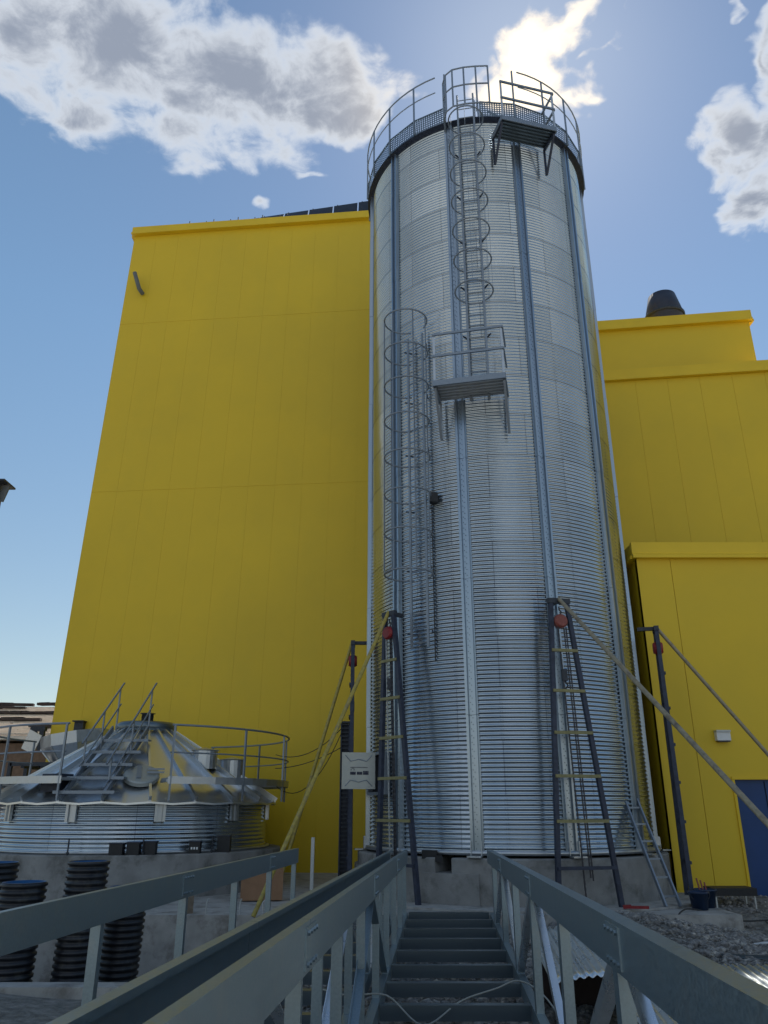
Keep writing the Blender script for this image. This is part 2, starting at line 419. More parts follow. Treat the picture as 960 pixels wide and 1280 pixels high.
for z in (0, H1 - .3):
    for x, dy in ((-8.71, .008), (XE, .008), (XE, 12), (-8.71, 12)): X = xl(x, z); q.append((X, yl(X) + dy, z))
b.add(q, [(0, 1, 5, 4), (1, 2, 6, 5), (2, 3, 7, 6), (3, 0, 4, 7), (4, 5, 6, 7)])
b.build('core_wall', M['gap'], bl)
b = MB()
b.prof([(-.02, 0), (.16, 0), (.16, .07), (.10, .10), (.10, .33), (-.02, .33)], (-8.80, yl(-8.73) - .0, H1 - .32), (XE, yl(XE), H1 - .32))
b.prof([(-.02, 0), (.1, 0), (.1, .33), (-.02, .33)], (-8.75, yl(-8.73) + 12, H1 - .32), (-8.75, yl(-8.73) + .02, H1 - .32))
b.build('parapet', M['yellow_trim'], bl)
b = MB(); b.add([(-8.6, yl(-8.6)+.2, H1-.2), (XE, yl(XE)+.2, H1-.2), (XE, 33, H1-.2), (-8.6, 33, H1-.2)], [(0, 1, 2, 3)])
b.build('roof', M['roofgrey'], bl)
# solar panels: each its own thing
for k in range(8):
    x0 = -6.9 + k*.86; y0 = yl(x0) + .02; zf = H1 + .03 + .012*k; zb = zf + .05 + .075*k
    t = thing('solar_panel', 'dark solar panel on the yellow roof edge', 'solar panel', (x0 + .4, y0, H1), 'solar panels along the roof edge')
    b = MB(); q = [(x0, y0, zf), (x0+.82, y0-.082, zf+.012), (x0+.82, y0+.12, zb+.075), (x0, y0+.2, zb)]
    b.add(q + [(x, y+.03, z-.01) for x, y, z in q], [(0, 1, 2, 3), (7, 6, 5, 4), (0, 4, 5, 1), (1, 5, 6, 2), (2, 6, 7, 3), (3, 7, 4, 0)]); b.build('panel', M['solar'], t)
    for dx in (.12, .7):
        f = MB(); f.bar((x0+dx, y0-.09, H1-.06), (x0+dx, y0-.09, zf+.1), .03); f.build('mounting_hook', M['dark'], t)
        f = MB(); f.bar((x0+dx, y0+.3, H1-.2), (x0+dx, y0+.22, zb+.06), .03); f.build('support_leg', M['dark'], t)
# pipe stub and bracket on the wall
b = MB(); b.tube([(-8.15, yl(-8.15)-.06, 18.05), (-8.2, yl(-8.15)-.28, 18.08), (-8.42, yl(-8.4)-.32, 18.72)], .07, 10)
tag(b.build('overflow_pipe', M['lamp_grey']), 'short dark pipe elbow on the upper left of the yellow wall', 'pipe')
b = MB(); b.box(-9.27, 21.62, 3.55, .12, .12, .5); b.box(-9.38, 21.62, 3.86, .4, .16, .12); b.bar((-9.2, 21.62, 3.3), (-9.45, 21.6, 3.8), .06)
tag(b.build('wall_bracket', M['dark']), 'dark steel bracket at the lower left edge of the yellow wall', 'bracket')

br = thing('yellow_factory_building', 'tall stepped yellow building with black roof vent right of the silo', 'building', (9.5, 24, 0))
def yr(x): return 19.9 - .13 * (x - 6.55)
b = MB(); ze = [0, 6.5, 13.62]
for i in range(24):
    for j in range(2):
        a0, a1 = 4.7 + i*.9 + .003, 4.7 + (i+1)*.9 - .003
        b.add([(a0, yr(a0), ze[j]+.004), (a1, yr(a1), ze[j]+.004), (a1, yr(a1), ze[j+1]-.004), (a0, yr(a0), ze[j+1]-.004),
               (a0, yr(a0)+.04, ze[j]+.004), (a1, yr(a1)+.04, ze[j]+.004), (a1, yr(a1)+.04, ze[j+1]-.004), (a0, yr(a0)+.04, ze[j+1]-.004)], [(0,1,2,3),(0,4,5,1),(1,5,6,2),(2,6,7,3),(3,7,4,0)])
b.build('panel_wall', M['yellow'], br)
b = MB()
for z0, z1, xa, xb, dy in ((0, 13.8, 4.7, 26, .012), (13.7, 15.9, 4.9, 11.15, .55)):
    b.add([(xa, yr(xa)+dy, z0), (xb, yr(xb)+dy, z0), (xb, yr(xb)+11, z0), (xa, yr(xa)+11, z0), (xa, yr(xa)+dy, z1), (xb, yr(xb)+dy, z1), (xb, yr(xb)+11, z1), (xa, yr(xa)+11, z1)],
          [(0,1,5,4),(1,2,6,5),(2,3,7,6),(3,0,4,7),(4,5,6,7)])
b.build('upper_block', M['yellow'], br)
b = MB()
P1 = [(-.02, 0), (.13, 0), (.13, .07), (.08, .10), (.08, .36), (-.02, .36)]
b.prof(P1, (4.7, yr(4.7), 13.62), (26, yr(26), 13.62))
b.prof(P1, (4.8, yr(4.8)+.53, 15.72), (11.22, yr(11.22)+.53, 15.72)); b.prof(P1, (11.16, yr(11.16)+.5, 15.72), (11.16, yr(11.16)+8, 15.72))
b.build('parapet', M['yellow_trim'], br)
# roof vent
vt = thing('roof_vent', 'dark flared round vent on the roof of the right yellow building', 'roof vent', (9.35, 21.6, 15.9))
b = MB(); b.lathe([(.0, 17.92), (.40, 17.92), (.44, 17.9), (.62, 17.1), (.60, 17.06), (.46, 16.35), (.46, 15.9)], 9.35, 21.6, n=32)
b.build('cowl', M['vent'], vt)
b = MB(); b.lathe([(.63, 17.03), (.65, 17.06), (.65, 17.12), (.63, 17.15)], 9.35, 21.6, n=32); b.build('rim', M['dark'], vt)
# low front building
bf = thing('low_yellow_annex', 'low yellow annex with a blue door at the right of the silo', 'building', (8, 17.5, .3))
X0, YF, ZT = 5.46, 15.9, 7.17
b = MB()
for xa, xb, z0, z1 in [(X0, 6.18, .25, ZT-.28), (6.19, 6.84, .25, ZT-.28), (6.84, 9.2, 2.37, ZT-.28), (9.21, 12.0, .25, ZT-.28), (12.01, 18, .25, ZT-.28)]:
    b.add([(xa, YF, z0), (xb, YF, z0), (xb, YF, z1), (xa, YF, z1), (xa, YF+.12, z0), (xb, YF+.12, z0), (xb, YF+.12, z1), (xa, YF+.12, z1)], [(0,1,2,3),(0,4,5,1),(1,5,6,2),(2,6,7,3),(3,7,4,0)])
b.add([(X0, YF, .25), (X0, 19.95, .25), (X0, 19.95, ZT-.28), (X0, YF, ZT-.28)], [(0, 3, 2, 1)])
b.add([(18, YF, .25), (18, 18.5, .25), (18, 18.5, ZT-.28), (18, YF, ZT-.28)], [(0, 1, 2, 3)])
b.build('wall', M['yellow'], bf)
b = MB(); b.prof(P1, (X0-.1, YF, ZT-.29), (18, YF, ZT-.29)); b.prof(P1, (X0, 20, ZT-.29), (X0, YF-.02, ZT-.29)); b.build('parapet', M['yellow_trim'], bf)
b = MB(); b.add([(X0, YF, ZT-.1), (18, YF, ZT-.1), (18, 18.5, ZT-.1), (X0, 20, ZT-.1)], [(0,1,2,3)]); b.build('roof', M['roofgrey'], bf)
d = MB(); d.box(8.02, YF+.1, 1.34, 2.36, .05, 2.06); dr = d.build('door', M['blue'], bf)
d = MB(); d.box(6.815, YF-.012, 1.33, .05, .03, 2.08); d.box(8.0, YF-.012, 2.40, 2.42, .03, .05); d.build('door_frame', M['yellow_trim'], bf)
d = MB()
for k in range(1, 4): d.box(6.86+.59*k, YF+.068, 1.34, .012, .01, 2.0)
d.build('door_seam', M['shade_seam'], bf)
lb = thing('wall_lamp_box', 'small white box on the yellow annex wall above the blue door', 'wall box', (6.72, YF, 3.08))
b = MB(); b.box(6.72, YF-.06, 3.18, .27, .12, .16); b.build('housing', M['white'], lb)
b = MB(); b.box(6.72, YF-.075, 3.28, .28, .14, .035); b.build('hood', M['rail_light'], lb)
b = MB(); b.box(6.72, YF-.07, 3.085, .23, .1, .02); b.build('base', M['dark'], lb)

# ------------------------------------------------------------------ tall silo
CX, CY, R = 2.48, 16.66, 2.77
FA = radians(8.48); FV = V(-sin(FA), -cos(FA), 0); RV = V(cos(FA), -sin(FA), 0)
def pol(a, r, z): a = radians(a); return V(CX, CY, z) + (FV*cos(a) + RV*sin(a)) * r
def nrm_(a): a = radians(a); return FV*cos(a) + RV*sin(a)
def tan_(a): a = radians(a); return RV*cos(a) - FV*sin(a)
Z0, Z1 = 1.14, 17.30
silo = thing('grain_silo', 'tall cylindrical corrugated steel silo with caged ladders and platforms', 'silo', (CX, CY, Z0))
def corr_cyl(name, m, parent, cx, cy, r, z0, z1, na, F, per=8, amp=.0105, pitch=.076, u0=0):
    nz = int(round((z1 - z0) / pitch)) * per
    zz = np.linspace(z0, z1, nz + 1); rr = r + amp * np.sin(2*pi*(zz - z0)/pitch)
    aa = np.linspace(0, 2*pi, na + 1); Rr = (-F[1], F[0])
    A, Zi = np.meshgrid(aa, np.arange(nz+1), indexing='ij')
    X = cx + rr[Zi]*(np.cos(A)*F[0] + np.sin(A)*Rr[0]); Y = cy + rr[Zi]*(np.cos(A)*F[1] + np.sin(A)*Rr[1]); Zc = zz[Zi]
    org = ORG[parent.name]
    vv = np.stack([X - org.x, Y - org.y, Zc - org.z], -1).reshape(-1, 3)
    i, j = np.meshgrid(np.arange(na), np.arange(nz), indexing='ij'); k = i*(nz+1) + j
    fs = np.stack([k, k+nz+1, k+nz+2, k+1], -1).reshape(-1, 4)
    me = bpy.data.meshes.new(name); me.vertices.add(len(vv)); me.vertices.foreach_set('co', vv.ravel().astype(np.float32))
    me.loops.add(fs.size); me.loops.foreach_set('vertex_index', fs.ravel().astype(np.int32))
    me.polygons.add(len(fs)); me.polygons.foreach_set('loop_start', np.arange(0, fs.size, 4, dtype=np.int32)); me.polygons.foreach_set('loop_total', np.full(len(fs), 4, np.int32))
    me.update(calc_edges=True); me.polygons.foreach_set('use_smooth', np.ones(len(fs), bool))
    uv = me.uv_layers.new(name='UVMap')
    UV = np.stack([A*r + u0, Zc - z0], -1).reshape(-1, 2)[fs.ravel()]
    uv.data.foreach_set('uv', UV.ravel().astype(np.float32))
    me.materials.append(m); o = bpy.data.objects.new(name, me); C.objects.link(o); o.parent = parent; ORG[o.name] = org
    return o
Fd = (FV.x, FV.y)
corr_cyl('corrugated_wall', M['silo'], silo, CX, CY, R, Z0, Z1, 200, Fd)
# base ring, top rim, roof
b = MB(); b.lathe([(R+.012, Z0+.05), (R+.10, Z0+.05), (R+.10, Z0-.02), (R-.04, Z0-.02)], CX, CY, n=96); b.build('base_ring', M['galv'], silo)
b = MB(); b.lathe([(R+.012, Z1-.10), (R+.03, Z1-.10), (R+.03, Z1+.03), (R-.05, Z1+.05)], CX, CY, n=96); b.build('top_rim', M['dark_blue'], silo)
b = MB(); b.lathe([(R+.02, Z1+.05), (.45, Z1+1.35), (.45, Z1+1.5), (0, Z1+1.52)], CX, CY, n=44, smooth=False)
for k in range(22): a = k*360/22; b.bar(pol(a, R, Z1+.08), pol(a, .47, Z1+1.38), .05, .06)
b.build('roof', M['galv_roof'], silo)
# stiffeners
SA = [22 + k*360/11 for k in range(11)]
for a in SA:
    b = MB(); t, n_ = tan_(a), nrm_(a)
    prof = [(-.115, 0), (-.115, .014), (-.092, .014), (-.088, .078), (-.052, .078), (-.040, .022), (.040, .022), (.052, .078), (.088, .078), (.092, .014), (.115, .014), (.115, 0)]
    segs = [Z0-.03, 3.4, 5.9, 8.4, 10.9, 13.4, 15.9, Z1-.02]
    for i in range(7):
        off = .004 if i % 2 else 0
        p0, p1 = pol(a, R+.004+off, segs[i]), pol(a, R+.004+off, segs[i+1] - .006)
        vs = [p + t*x + n_*y for p in (p0, p1) for x, y in prof]; m_ = len(prof)
        b.add(vs, [((i_+1) % m_, i_, m_+i_, m_+(i_+1) % m_) for i_ in range(m_)] + [tuple(range(m_)), tuple(range(m_, 2*m_))[::-1]])
    st = b.build('stiffener', M['galv_stiff'], silo)
    b = MB()
    if -100 < (a + 180) % 360 - 180 < 100:
        z = Z0 + .04
        while z < Z1 - .1:
            b.bolt(pol(a, R+.027, z) + t*.016, .008, .008, n_); b.bolt(pol(a, R+.027, z+.038) - t*.016, .008, .008, n_); z += .114
        b.build('bolt_row', M['dark_blue'], st)
        b = MB(); b.prof([(-.12, 0), (.12, 0), (.12, .16), (-.12, .16)], pol(a, R+.14, Z0-.045), pol(a, R+.14, Z0-.02), up=n_, side=t)
        b.bar(pol(a, R+.07, Z0-.02) - t*.09, pol(a, R+.07, Z0+.2) - t*.09, .015, .1, up=n_)
        b.bar(pol(a, R+.07, Z0-.02) + t*.09, pol(a, R+.07, Z0+.2) + t*.09, .015, .1, up=n_)
        b.build('foot_bracket', M['galv'], st)
# vertical sheet seams: rows of bolts
b = MB(); row = 0; z = Z0
while z < Z1 - .9:
    L_ = 1.582; off = (.5*L_ if row % 2 else 0)
    for k in range(11):
        u = off + k*L_; a = degrees_ = math.degrees(u / R)
        aa = (a + 180) % 360 - 180
        if abs(aa) < 95 and min(abs(((aa - s + 180) % 360) - 180) for s in SA) > 3:
            for q in range(12):
                p = pol(aa, R+.008, z + .019 + q*.076); b.bolt(p - tan_(aa)*.02, .006, .008, nrm_(aa)); b.bolt(p + tan_(aa)*.02, .006, .008, nrm_(aa))
    z += .912; row += 1
b.build('seam_bolts', M['dark_blue'], silo)
# perforated ring walkway
b = MB(); NS = 22; r1, ZW = R+.13, Z1
for k in range(NS):
    a0, a1 = 5 + k*360/NS, 5 + (k+1)*360/NS
    if k == NS-1: continue                              # the gap where the ladder comes up
    A, B_, C_, D_ = pol(a0, r1, ZW-.02), pol(a1, r1, ZW-.02), pol(a1, r1+.02, ZW+.42), pol(a0, r1+.02, ZW+.42)
    nu, nv = 14, 7; hl = .25
    def bi(u, v): return (A*(1-u) + B_*u)*(1-v) + (D_*(1-u) + C_*u)*v
    for i in range(nu):
        for j in range(nv):
            q = [bi((i+x)/nu, (j+y)/nv) for x, y in ((0,0),(1,0),(1,1),(0,1),(hl,hl),(1-hl,hl),(1-hl,1-hl),(hl,1-hl))]
            b.add(q, [(0,1,5,4),(1,2,6,5),(2,3,7,6),(3,0,4,7)])
    b.bar(D_, C_, .03, .03); b.bar(A - V(0,0,.012), B_ - V(0,0,.012), .05, .05)
    b.bar(A + nrm_(a0)*.012, D_ + nrm_(a0)*.012, .04, .02, up=nrm_(a0))
wk = b.build('perforated_guard', M['galv_rung'], silo)
b = MB(); b.lathe([(R-.02, Z1-.04), (r1+.02, Z1-.04), (r1+.02, Z1-.06), (R-.02, Z1-.10)], CX, CY, n=66, smooth=False); b.build('eave_ring', M['dark_blue'], silo)
rail = MB()
for zo, rr in ((1.50, .018), (1.0, .014)):
    for sa, ea in ((-136, -12), (24, 136)):
        rail.tube([pol(a, r1+.04, ZW+zo) for a in np.arange(sa, ea+1, 5)], rr, 8)
rail.build('railing', M['galv_rail'], wk)
for k in range(-8, 9):
    a = 5 + k*360/NS
    if -4 < a < 20: continue
    p = MB(); p.bar(pol(a, r1+.04, ZW-.04), pol(a, r1+.04, ZW+1.50), .034, up=nrm_(a)); p.build('railing_post', M['galv_rail'], wk)
# platforms
def platform(a, z, w, dpt, br_h, left_gap=False, mtl='galv'):
    t, n_ = tan_(a), nrm_(a); O = pol(a, R+.07, z); up = V(0, 0, 1)
    P = lambda x, y, h: O + t*x + n_*y + up*h
    b = MB()
    b.prof([(-w/2, 0), (w/2, 0), (w/2, dpt), (-w/2, dpt)], P(0, 0, 0), P(0, 0, .006), up=n_, side=t)
    for k in range(7): y = .04 + (dpt-.08)*k/6; b.bar(P(-w/2+.03, y, -.018), P(w/2-.03, y, -.018), .03, .03)
    pl = b.build('platform', M[mtl], silo)
    f = MB(); f.bar(P(-w/2, dpt, -.04), P(w/2, dpt, -.04), .02, .12); f.bar(P(-w/2, 0, -.04), P(-w/2, dpt, -.04), .02, .118); f.bar(P(w/2, 0, -.04), P(w/2, dpt, -.04), .02, .118)
    f.build('edge_frame', M['galv_rail'], pl)
    for s in (-1, 1):
        x = s*(w/2-.03); k = MB()
        k.bar(P(x, .0, -.07), P(x, dpt-.04, -.07), .04); k.bar(P(x, .02, -.09), P(x, .02, -br_h), .05, .03); k.bar(P(x, dpt-.08, -.10), P(x, .04, -br_h), .045)
        k.build('bracket', M['dark_blue'] if mtl == 'galv_rung' else M['galv_rail'], pl)
        q = MB()
        q.bar(P(x, dpt-.02, 0), P(x, dpt-.02, 1.08), .045, .03)
        q.build('railing_post', M['galv'], pl)
    q = MB()
    for h in (1.08, .58): q.bar(P(-w/2, dpt, h), P(w/2, dpt, h), .035, .05)
    for h in (1.08, .58): q.bar(P(w/2, dpt, h), P(w/2, .04, h), .035, .05)
    q.build('guard_rail', M['galv_rail'], pl)
    return P
Pm = platform(-4.6, 9.74, 1.42, .78, .92)
Pt = platform(23, 16.60, 1.36, .62, .85, mtl='galv_rung')
# caged ladders
def ladder(a, z0, z1, cz0, cz1, wl_=.38, cage_w=.72, open_side=0, name='ladder'):
    t, n_ = tan_(a), nrm_(a); off = .16
    P = lambda x, y, z: pol(a, R+off, z) + t*x + n_*y
    b = MB()
    for s in (-1, 1): b.bar(P(s*wl_/2, 0, z0), P(s*wl_/2, 0, z1), .045, .03, up=n_)
    z = z0 + .1
    la = b.build(name, M['galv_rail'], silo)
    while z < min(z1, 18.2) - .05: r = MB(); r.tube([P(-wl_/2, 0, z), P(wl_/2, 0, z)], .013, 6); r.build('rung', M['galv_rail'], la); z += .28
    z = z0 + .3
    while z < min(z1, Z1) - .1:
        for s in (-1, 1): s_ = MB(); s_.bar(P(s*wl_/2, -off+.01, z), P(s*(wl_/2+.10), 0, z+.0), .03, .02); s_.build('standoff', M['dark_blue'], la)
        z += 1.25
    c = MB(); z = cz0; hoops = []
    nh = max(2, round((cz1 - cz0)/.82)); angs = np.linspace(-158, 158, 27)
    for i in range(nh+1):
        z = cz0 + (cz1 - cz0)*i/nh
        c.tube([P(cage_w/2*sin(radians(q)), .34 + cage_w/2*cos(radians(q)), z) for q in angs], .018, 6)
        hoops.append(z)
    for q in (-100, -55, 0, 55, 100):
        x, y = cage_w/2*sin(radians(q)), .34 + cage_w/2*cos(radians(q))
        c.bar(P(x, y, cz0), P(x, y, cz1), .035, .008, up=t)
    c.build('safety_cage', M['galv_rail'], la)
    return P
Pu = ladder(-1.8, 9.6, 18.0, 12.0, 16.8, cage_w=.80)
Pl = ladder(-29.5, 4.65, 11.5, 6.0, 11.7, cage_w=.92)
ct = MB(); cp = [(-.50, -.05), (-.50, .30), (-.42, .52), (-.25, .64), (.02, .66), (.30, .64), (.58, .60)]
def sm(z): 
    return [Pu(x, y, z) for x, y in cp]
for z in (16.95, 17.55, 18.1): ct.tube(sm(z), .02, 6)
for i in (1, 2, 3, 4, 5, 6): ct.tube([Pu(*cp[i], 16.95), Pu(*cp[i], 18.1)], .022, 6)
for z in (16.9, 17.15, 17.4, 17.65, 17.85): ct.tube([Pu(-.5, -.05, z), Pu(-.5, .30, z+.16)], .012, 5)
ct.build('cage_top', M['galv_rail'], silo)
b = MB(); b.box(*(pol(-23, R+.1, 7.62)), .16, .16, .2, FA); tag_ = b.build('limit_switch', M['black'], silo)
b = MB(); b.tube([pol(-24.5, R+.03, z) for z in (7.6, 6.4, 5.2, 4.4)], .012, 6); b.build('conduit', M['dcable'], silo)
b = MB()
for s in (-1, 1): b.tube([pol(4 + s*1.0, R-.35, Z1+.2), pol(4 + s*1.0, R-.4, Z1+1.1), pol(4+s*1.0, R-.75, Z1+1.15)], .02, 6)
b.bar(pol(20, R-.1, Z1+.1), pol(14, R-.5, Z1+.75), .3, .04); b.bar(pol(27, R-.1, Z1+.1), pol(20, R-.5, Z1+.75), .05, .05)
b.build('roof_step', M['galv_rail'], silo)
# manhole near the base
a_ = -57; t, n_ = tan_(a_), nrm_(a_); Pq = lambda x, y, z: pol(a_, R+.02, 0) + t*x + n_*y + V(0, 0, z)
mh = MB(); zc_ = 2.47
for x in (-.33, .33): mh.bar(Pq(x, .05, zc_-.38), Pq(x, .05, zc_+.38), .06, .16, up=n_)
for z in (-.36, .36): mh.bar(Pq(-.3, .05, zc_+z), Pq(.3, .05, zc_+z), .16, .05)
mho = mh.build('manhole_frame', M['galv_rail'], silo)
q = MB(); q.bar(Pq(-.29, .03, zc_), Pq(.29, .03, zc_), .03, .66); q.build('manhole_shade_plate', M['shade_seam'], mho)  # near-black plate; the unlit inside is put into its colour
# manhole cover swung open beside it
dc = V(-.475, 15.0, 2.50); dx = V(.985, .17, 0); dn = V(.17, -.985, 0)
dp = lambda x, y, z: dc + dx*x + dn*y + V(0, 0, z)
cv = MB(); cv.prof([(-.31, -.32), (.31, -.32), (.31, .32), (-.31, .32)], dp(0, 0, 0), dp(0, .035, 0), up=(0, 0, 1), side=dx)
cvo = cv.build('manhole_cover', M['cover'], silo)
rb = MB()
for s in (1, -1):
    pts = [(-.25, .27), (-.15, .165), (-.08, .18), (0, .2), (.08, .18), (.15, .165), (.25, .27)]
    rb.tube([dp(x, .037, s*z) for x, z in pts], .009, 6)
rb.build('cover_ribs', M['galv_rail'], cvo)
tx = MB()
def blk(x0, x1, z0, z1): tx.prof([(x0, z0), (x1, z0), (x1, z1), (x0, z1)], dp(0, .036, 0), dp(0, .039, 0), up=(0, 0, 1), side=dx)
for x0, n in ((-.155, 4), (-.03, 4), (.085, 4)):
    for k in range(n): blk(x0 + k*.026, x0 + k*.026 + .022, -.07, -.02 if x0 < .08 else -.005)
    blk(x0, x0+.1, -.05, -.04); blk(x0, x0+.1, -.072, -.064)
for k in range(14): blk(-.15 + k*.023, -.15 + k*.023 + .014, .048, .064)
blk(-.13, -.09, .036, .044); blk(-.09, -.08, 0, .036); blk(-.145, -.135, 0, .03)
tx.build('cover_print', M['text'], cvo)
hg = MB(); hg.bar(dp(.31, 0, .2), Pq(-.36, .1, zc_+.2), .03); hg.bar(dp(.31, 0, -.2), Pq(-.36, .1, zc_-.2), .03); hg.build('hinge', M['dark_blue'], mho)

# tall silo plinth
pl = thing('silo_plinth', 'round concrete plinth with a square notch under the tall silo', 'plinth', (CX, CY, .38))
b = MB()
for a0, a1, n in ((-200, -24.5, 60), (-18.5, 160, 60)):
    b.lathe([(2.3, .85), (3.0, .85), (3.0, 1.06), (2.98, 1.08), (2.3, 1.08), (2.3, .85)], CX, CY, a0, a1, n, smooth=False, F=Fd, cap=True)
b.lathe([(3.0, .34), (3.0, .853)], CX, CY, -9.5, 200, 80, smooth=True, F=Fd); b.lathe([(2.3, .853), (3.0, .853)], CX, CY, -24.5, -18.5, 4, F=Fd)
b.build('ring_wall', M['concrete'], pl)
b = MB(); b.lathe([(2.9, .34), (3.06, .34), (3.06, .85), (2.9, .85)], CX, CY, -150, -9.5, 60, smooth=False, F=Fd, cap=True); b.build('footing', M['concrete'], pl)
b = MB(); b.lathe([(2.32, .4), (2.32, 1.1)], CX, CY, n=40, F=Fd); b.build('inner_shade_liner', M['shade_seam'], pl)  # near-black liner; shade within the ring is put into its colour
jb = MB(); p = pol(-27.5, R+.12, 1.12); jb.box(p.x, p.y, p.z, .26, .16, .13, -FA); p2 = pol(-24, R+.13, 1.08); jb.box(p2.x, p2.y, p2.z-.02, .12, .12, .1)
tag(jb.build('junction_box', M['black']), 'black junction box above the plinth notch under the tall silo', 'box')

# ------------------------------------------------------------------ low ring silo with roof, left
LX, LY = -5.35, 17.94
def lp(a, r, z): a = radians(a); return V(LX + r*sin(a), LY - r*cos(a), z)
ls = thing('low_silo', 'low corrugated silo ring with conical ribbed roof and railings in front of the yellow tower', 'silo', (LX, LY, 1.08))
corr_cyl('corrugated_wall', M['silo'], ls, LX, LY, 2.77, 1.10, 2.012, 180, (0, -1), amp=.008)
b = MB(); b.lathe([(2.79, 1.12), (2.86, 1.12), (2.86, 1.075), (2.7, 1.075)], LX, LY, n=72); b.build('base_ring', M['galv'], ls)
for k in range(11):
    a = -8 + k*360/11; t = V(cos(radians(a)), sin(radians(a)), 0); n_ = V(sin(radians(a)), -cos(radians(a)), 0)
    b = MB(); prof = [(-.1, 0), (-.1, .055), (-.05, .055), (-.04, .015), (.04, .015), (.05, .055), (.1, .055), (.1, 0)]; m_ = 8
    vs = [lp(a, 2.785, z) + t*x + n_*y for z in (1.62, 2.03) for x, y in prof]
    b.add(vs, [((i+1) % m_, i, m_+i, m_+(i+1) % m_) for i in range(m_)] + [tuple(range(m_)), tuple(range(m_, 2*m_))[::-1]]); b.build('stiffener', M['galv'], ls)
NR = 22; ap_r, ap_z, er, ez = .50, 3.48, 2.98, 1.97
def rz(r): return ez + (ap_z - ez)*(er - r)/(er - ap_r)
roof_parts = []
for k in range(NR):
    a0, a1 = k*360/NR + 4, (k+1)*360/NR + 4; b = MB(); am = (a0+a1)/2
    A, B_ = lp(a0, er, ez+.0), lp(a1, er, ez+.0); Mi = lp(am, er*.995, ez-.03)
    Cc, D_ = lp(a1, ap_r, ap_z), lp(a0, ap_r, ap_z)
    b.add([A, Mi, B_, Cc, D_], [(0, 1, 2, 3, 4)])
    b.add([A, Mi, B_, B_ - V(0,0,.035), Mi - V(0,0,.035), A - V(0,0,.035)], [(0, 5, 4, 1), (1, 4, 3, 2)])
    b.bar(A + V(0, 0, .045), D_ + V(0, 0, .04), .05, .10)
    b.build('roof_panel', M['galv_roof'], ls)
b = MB(); b.lathe([(.62, 3.44), (.66, 3.44), (.66, 3.58), (.60, 3.64), (.55, 3.64), (.55, 3.5)], LX, LY, n=36)
b.build('roof_collar', M['galv_rung'], ls)
b = MB(); b.lathe([(.13, 3.5), (.13, 3.80), (.17, 3.82), (0, 3.83)], LX+.08, LY-.3, n=20, smooth=True); b.build('roof_cap', M['dark'], ls)
# round inspection hatch and vent opening
up_n = V(0, -(ap_z-ez), -(er-ap_r)).normalized() * -1
def disc(a, r, rad, h, name, m):
    cpt = lp(a, r, rz(r)+.03); n_ = V(sin(radians(a))*(ap_z-ez), -cos(radians(a))*(ap_z-ez), (er-ap_r)).normalized()
    x = V(cos(radians(a)), sin(radians(a)), 0); y = n_.cross(x); vs = []
    for hh, rr in ((0, rad), (h, rad), (h+.02, rad*.92), (h+.03, .001)):
        vs += [cpt + n_*hh + (x*cos(2*pi*k/28) + y*sin(2*pi*k/28))*rr for k in range(28)]
    return MB().add(vs, [(j*28+k, j*28+(k+1) % 28, (j+1)*28+(k+1) % 28, (j+1)*28+k) for j in range(3) for k in range(28)]).build(name, m, ls), cpt, n_, x, y
hd, cpt, n_, x, y = disc(16.5, 2.32, .34, .07, 'inspection_hatch', M['cover'])
b = MB(); b.bar(cpt + x*.1 + n_*.13 + y*.1, cpt + x*.42 + n_*.13 + y*.1, .03, .03); b.bar(cpt + x*.1 + n_*.13 - y*.02, cpt + x*.42 + n_*.13 - y*.02, .03, .03)
b.bar(cpt - x*.05 + n_*.1 - y*.2, cpt - x*.05 + n_*.1 + y*.25, .09, .04); b.build('latch', M['galv_rail'], hd)
b = MB(); p = lp(-19, 2.62, 2.28); b.box(p.x, p.y, p.z+.02, .42, .36, .32, radians(-19)); b.build('roof_opening', M['dark_blue'], ls)
for a, r in ((62, 1.75), (88, 2.0)):
    b = MB(); p = lp(a, r, rz(r)); b.lathe([(.26, -.1+p.z), (.26, .26+p.z), (.3, .28+p.z), (0, .34+p.z)], p.x, p.y, n=20, smooth=False); b.build('roof_vent_cap', M['galv'], ls)
# eave walkway decks and railings
def arc_deck(a0, a1, name):
    b = MB(); n = max(2, int(abs(a1-a0)/8)); A = np.linspace(a0, a1, n+1)
    for i in range(n):
        for r_ in (2.62, 2.80, 2.98, 3.14):
            b.bar(lp(A[i], r_, 2.36), lp(A[i+1], r_, 2.36), .14, .05)
        b.bar(lp(A[i], 3.22, 2.34), lp(A[i+1], 3.22, 2.34), .02, .13); b.bar(lp(A[i], 2.55, 2.33), lp(A[i], 3.2, 2.33), .04, .05)
    return b.build(name, M['galv'], ls)
for a0, a1 in ((25, 165), (-112, -9)):
    dk = arc_deck(a0, a1, 'walkway'); b = MB()
    for z, r_ in ((3.33, .02), (2.83, .015)): b.tube([lp(a, 3.20, z) for a in np.linspace(a0, a1, 24)], r_, 8)
    b.build('handrail', M['galv_rail'], dk)
    n = 6 if a0 > 0 else 5
    for k in range(n):
        a = a0 + (a1-a0)*(k+.03)/(n-.94); p = MB(); p.bar(lp(a, 3.21, 1.98), lp(a, 3.21, 3.33), .035, up=(sin(radians(a)), -cos(radians(a)), 0)); p.build('railing_post', M['galv_rail'], dk)
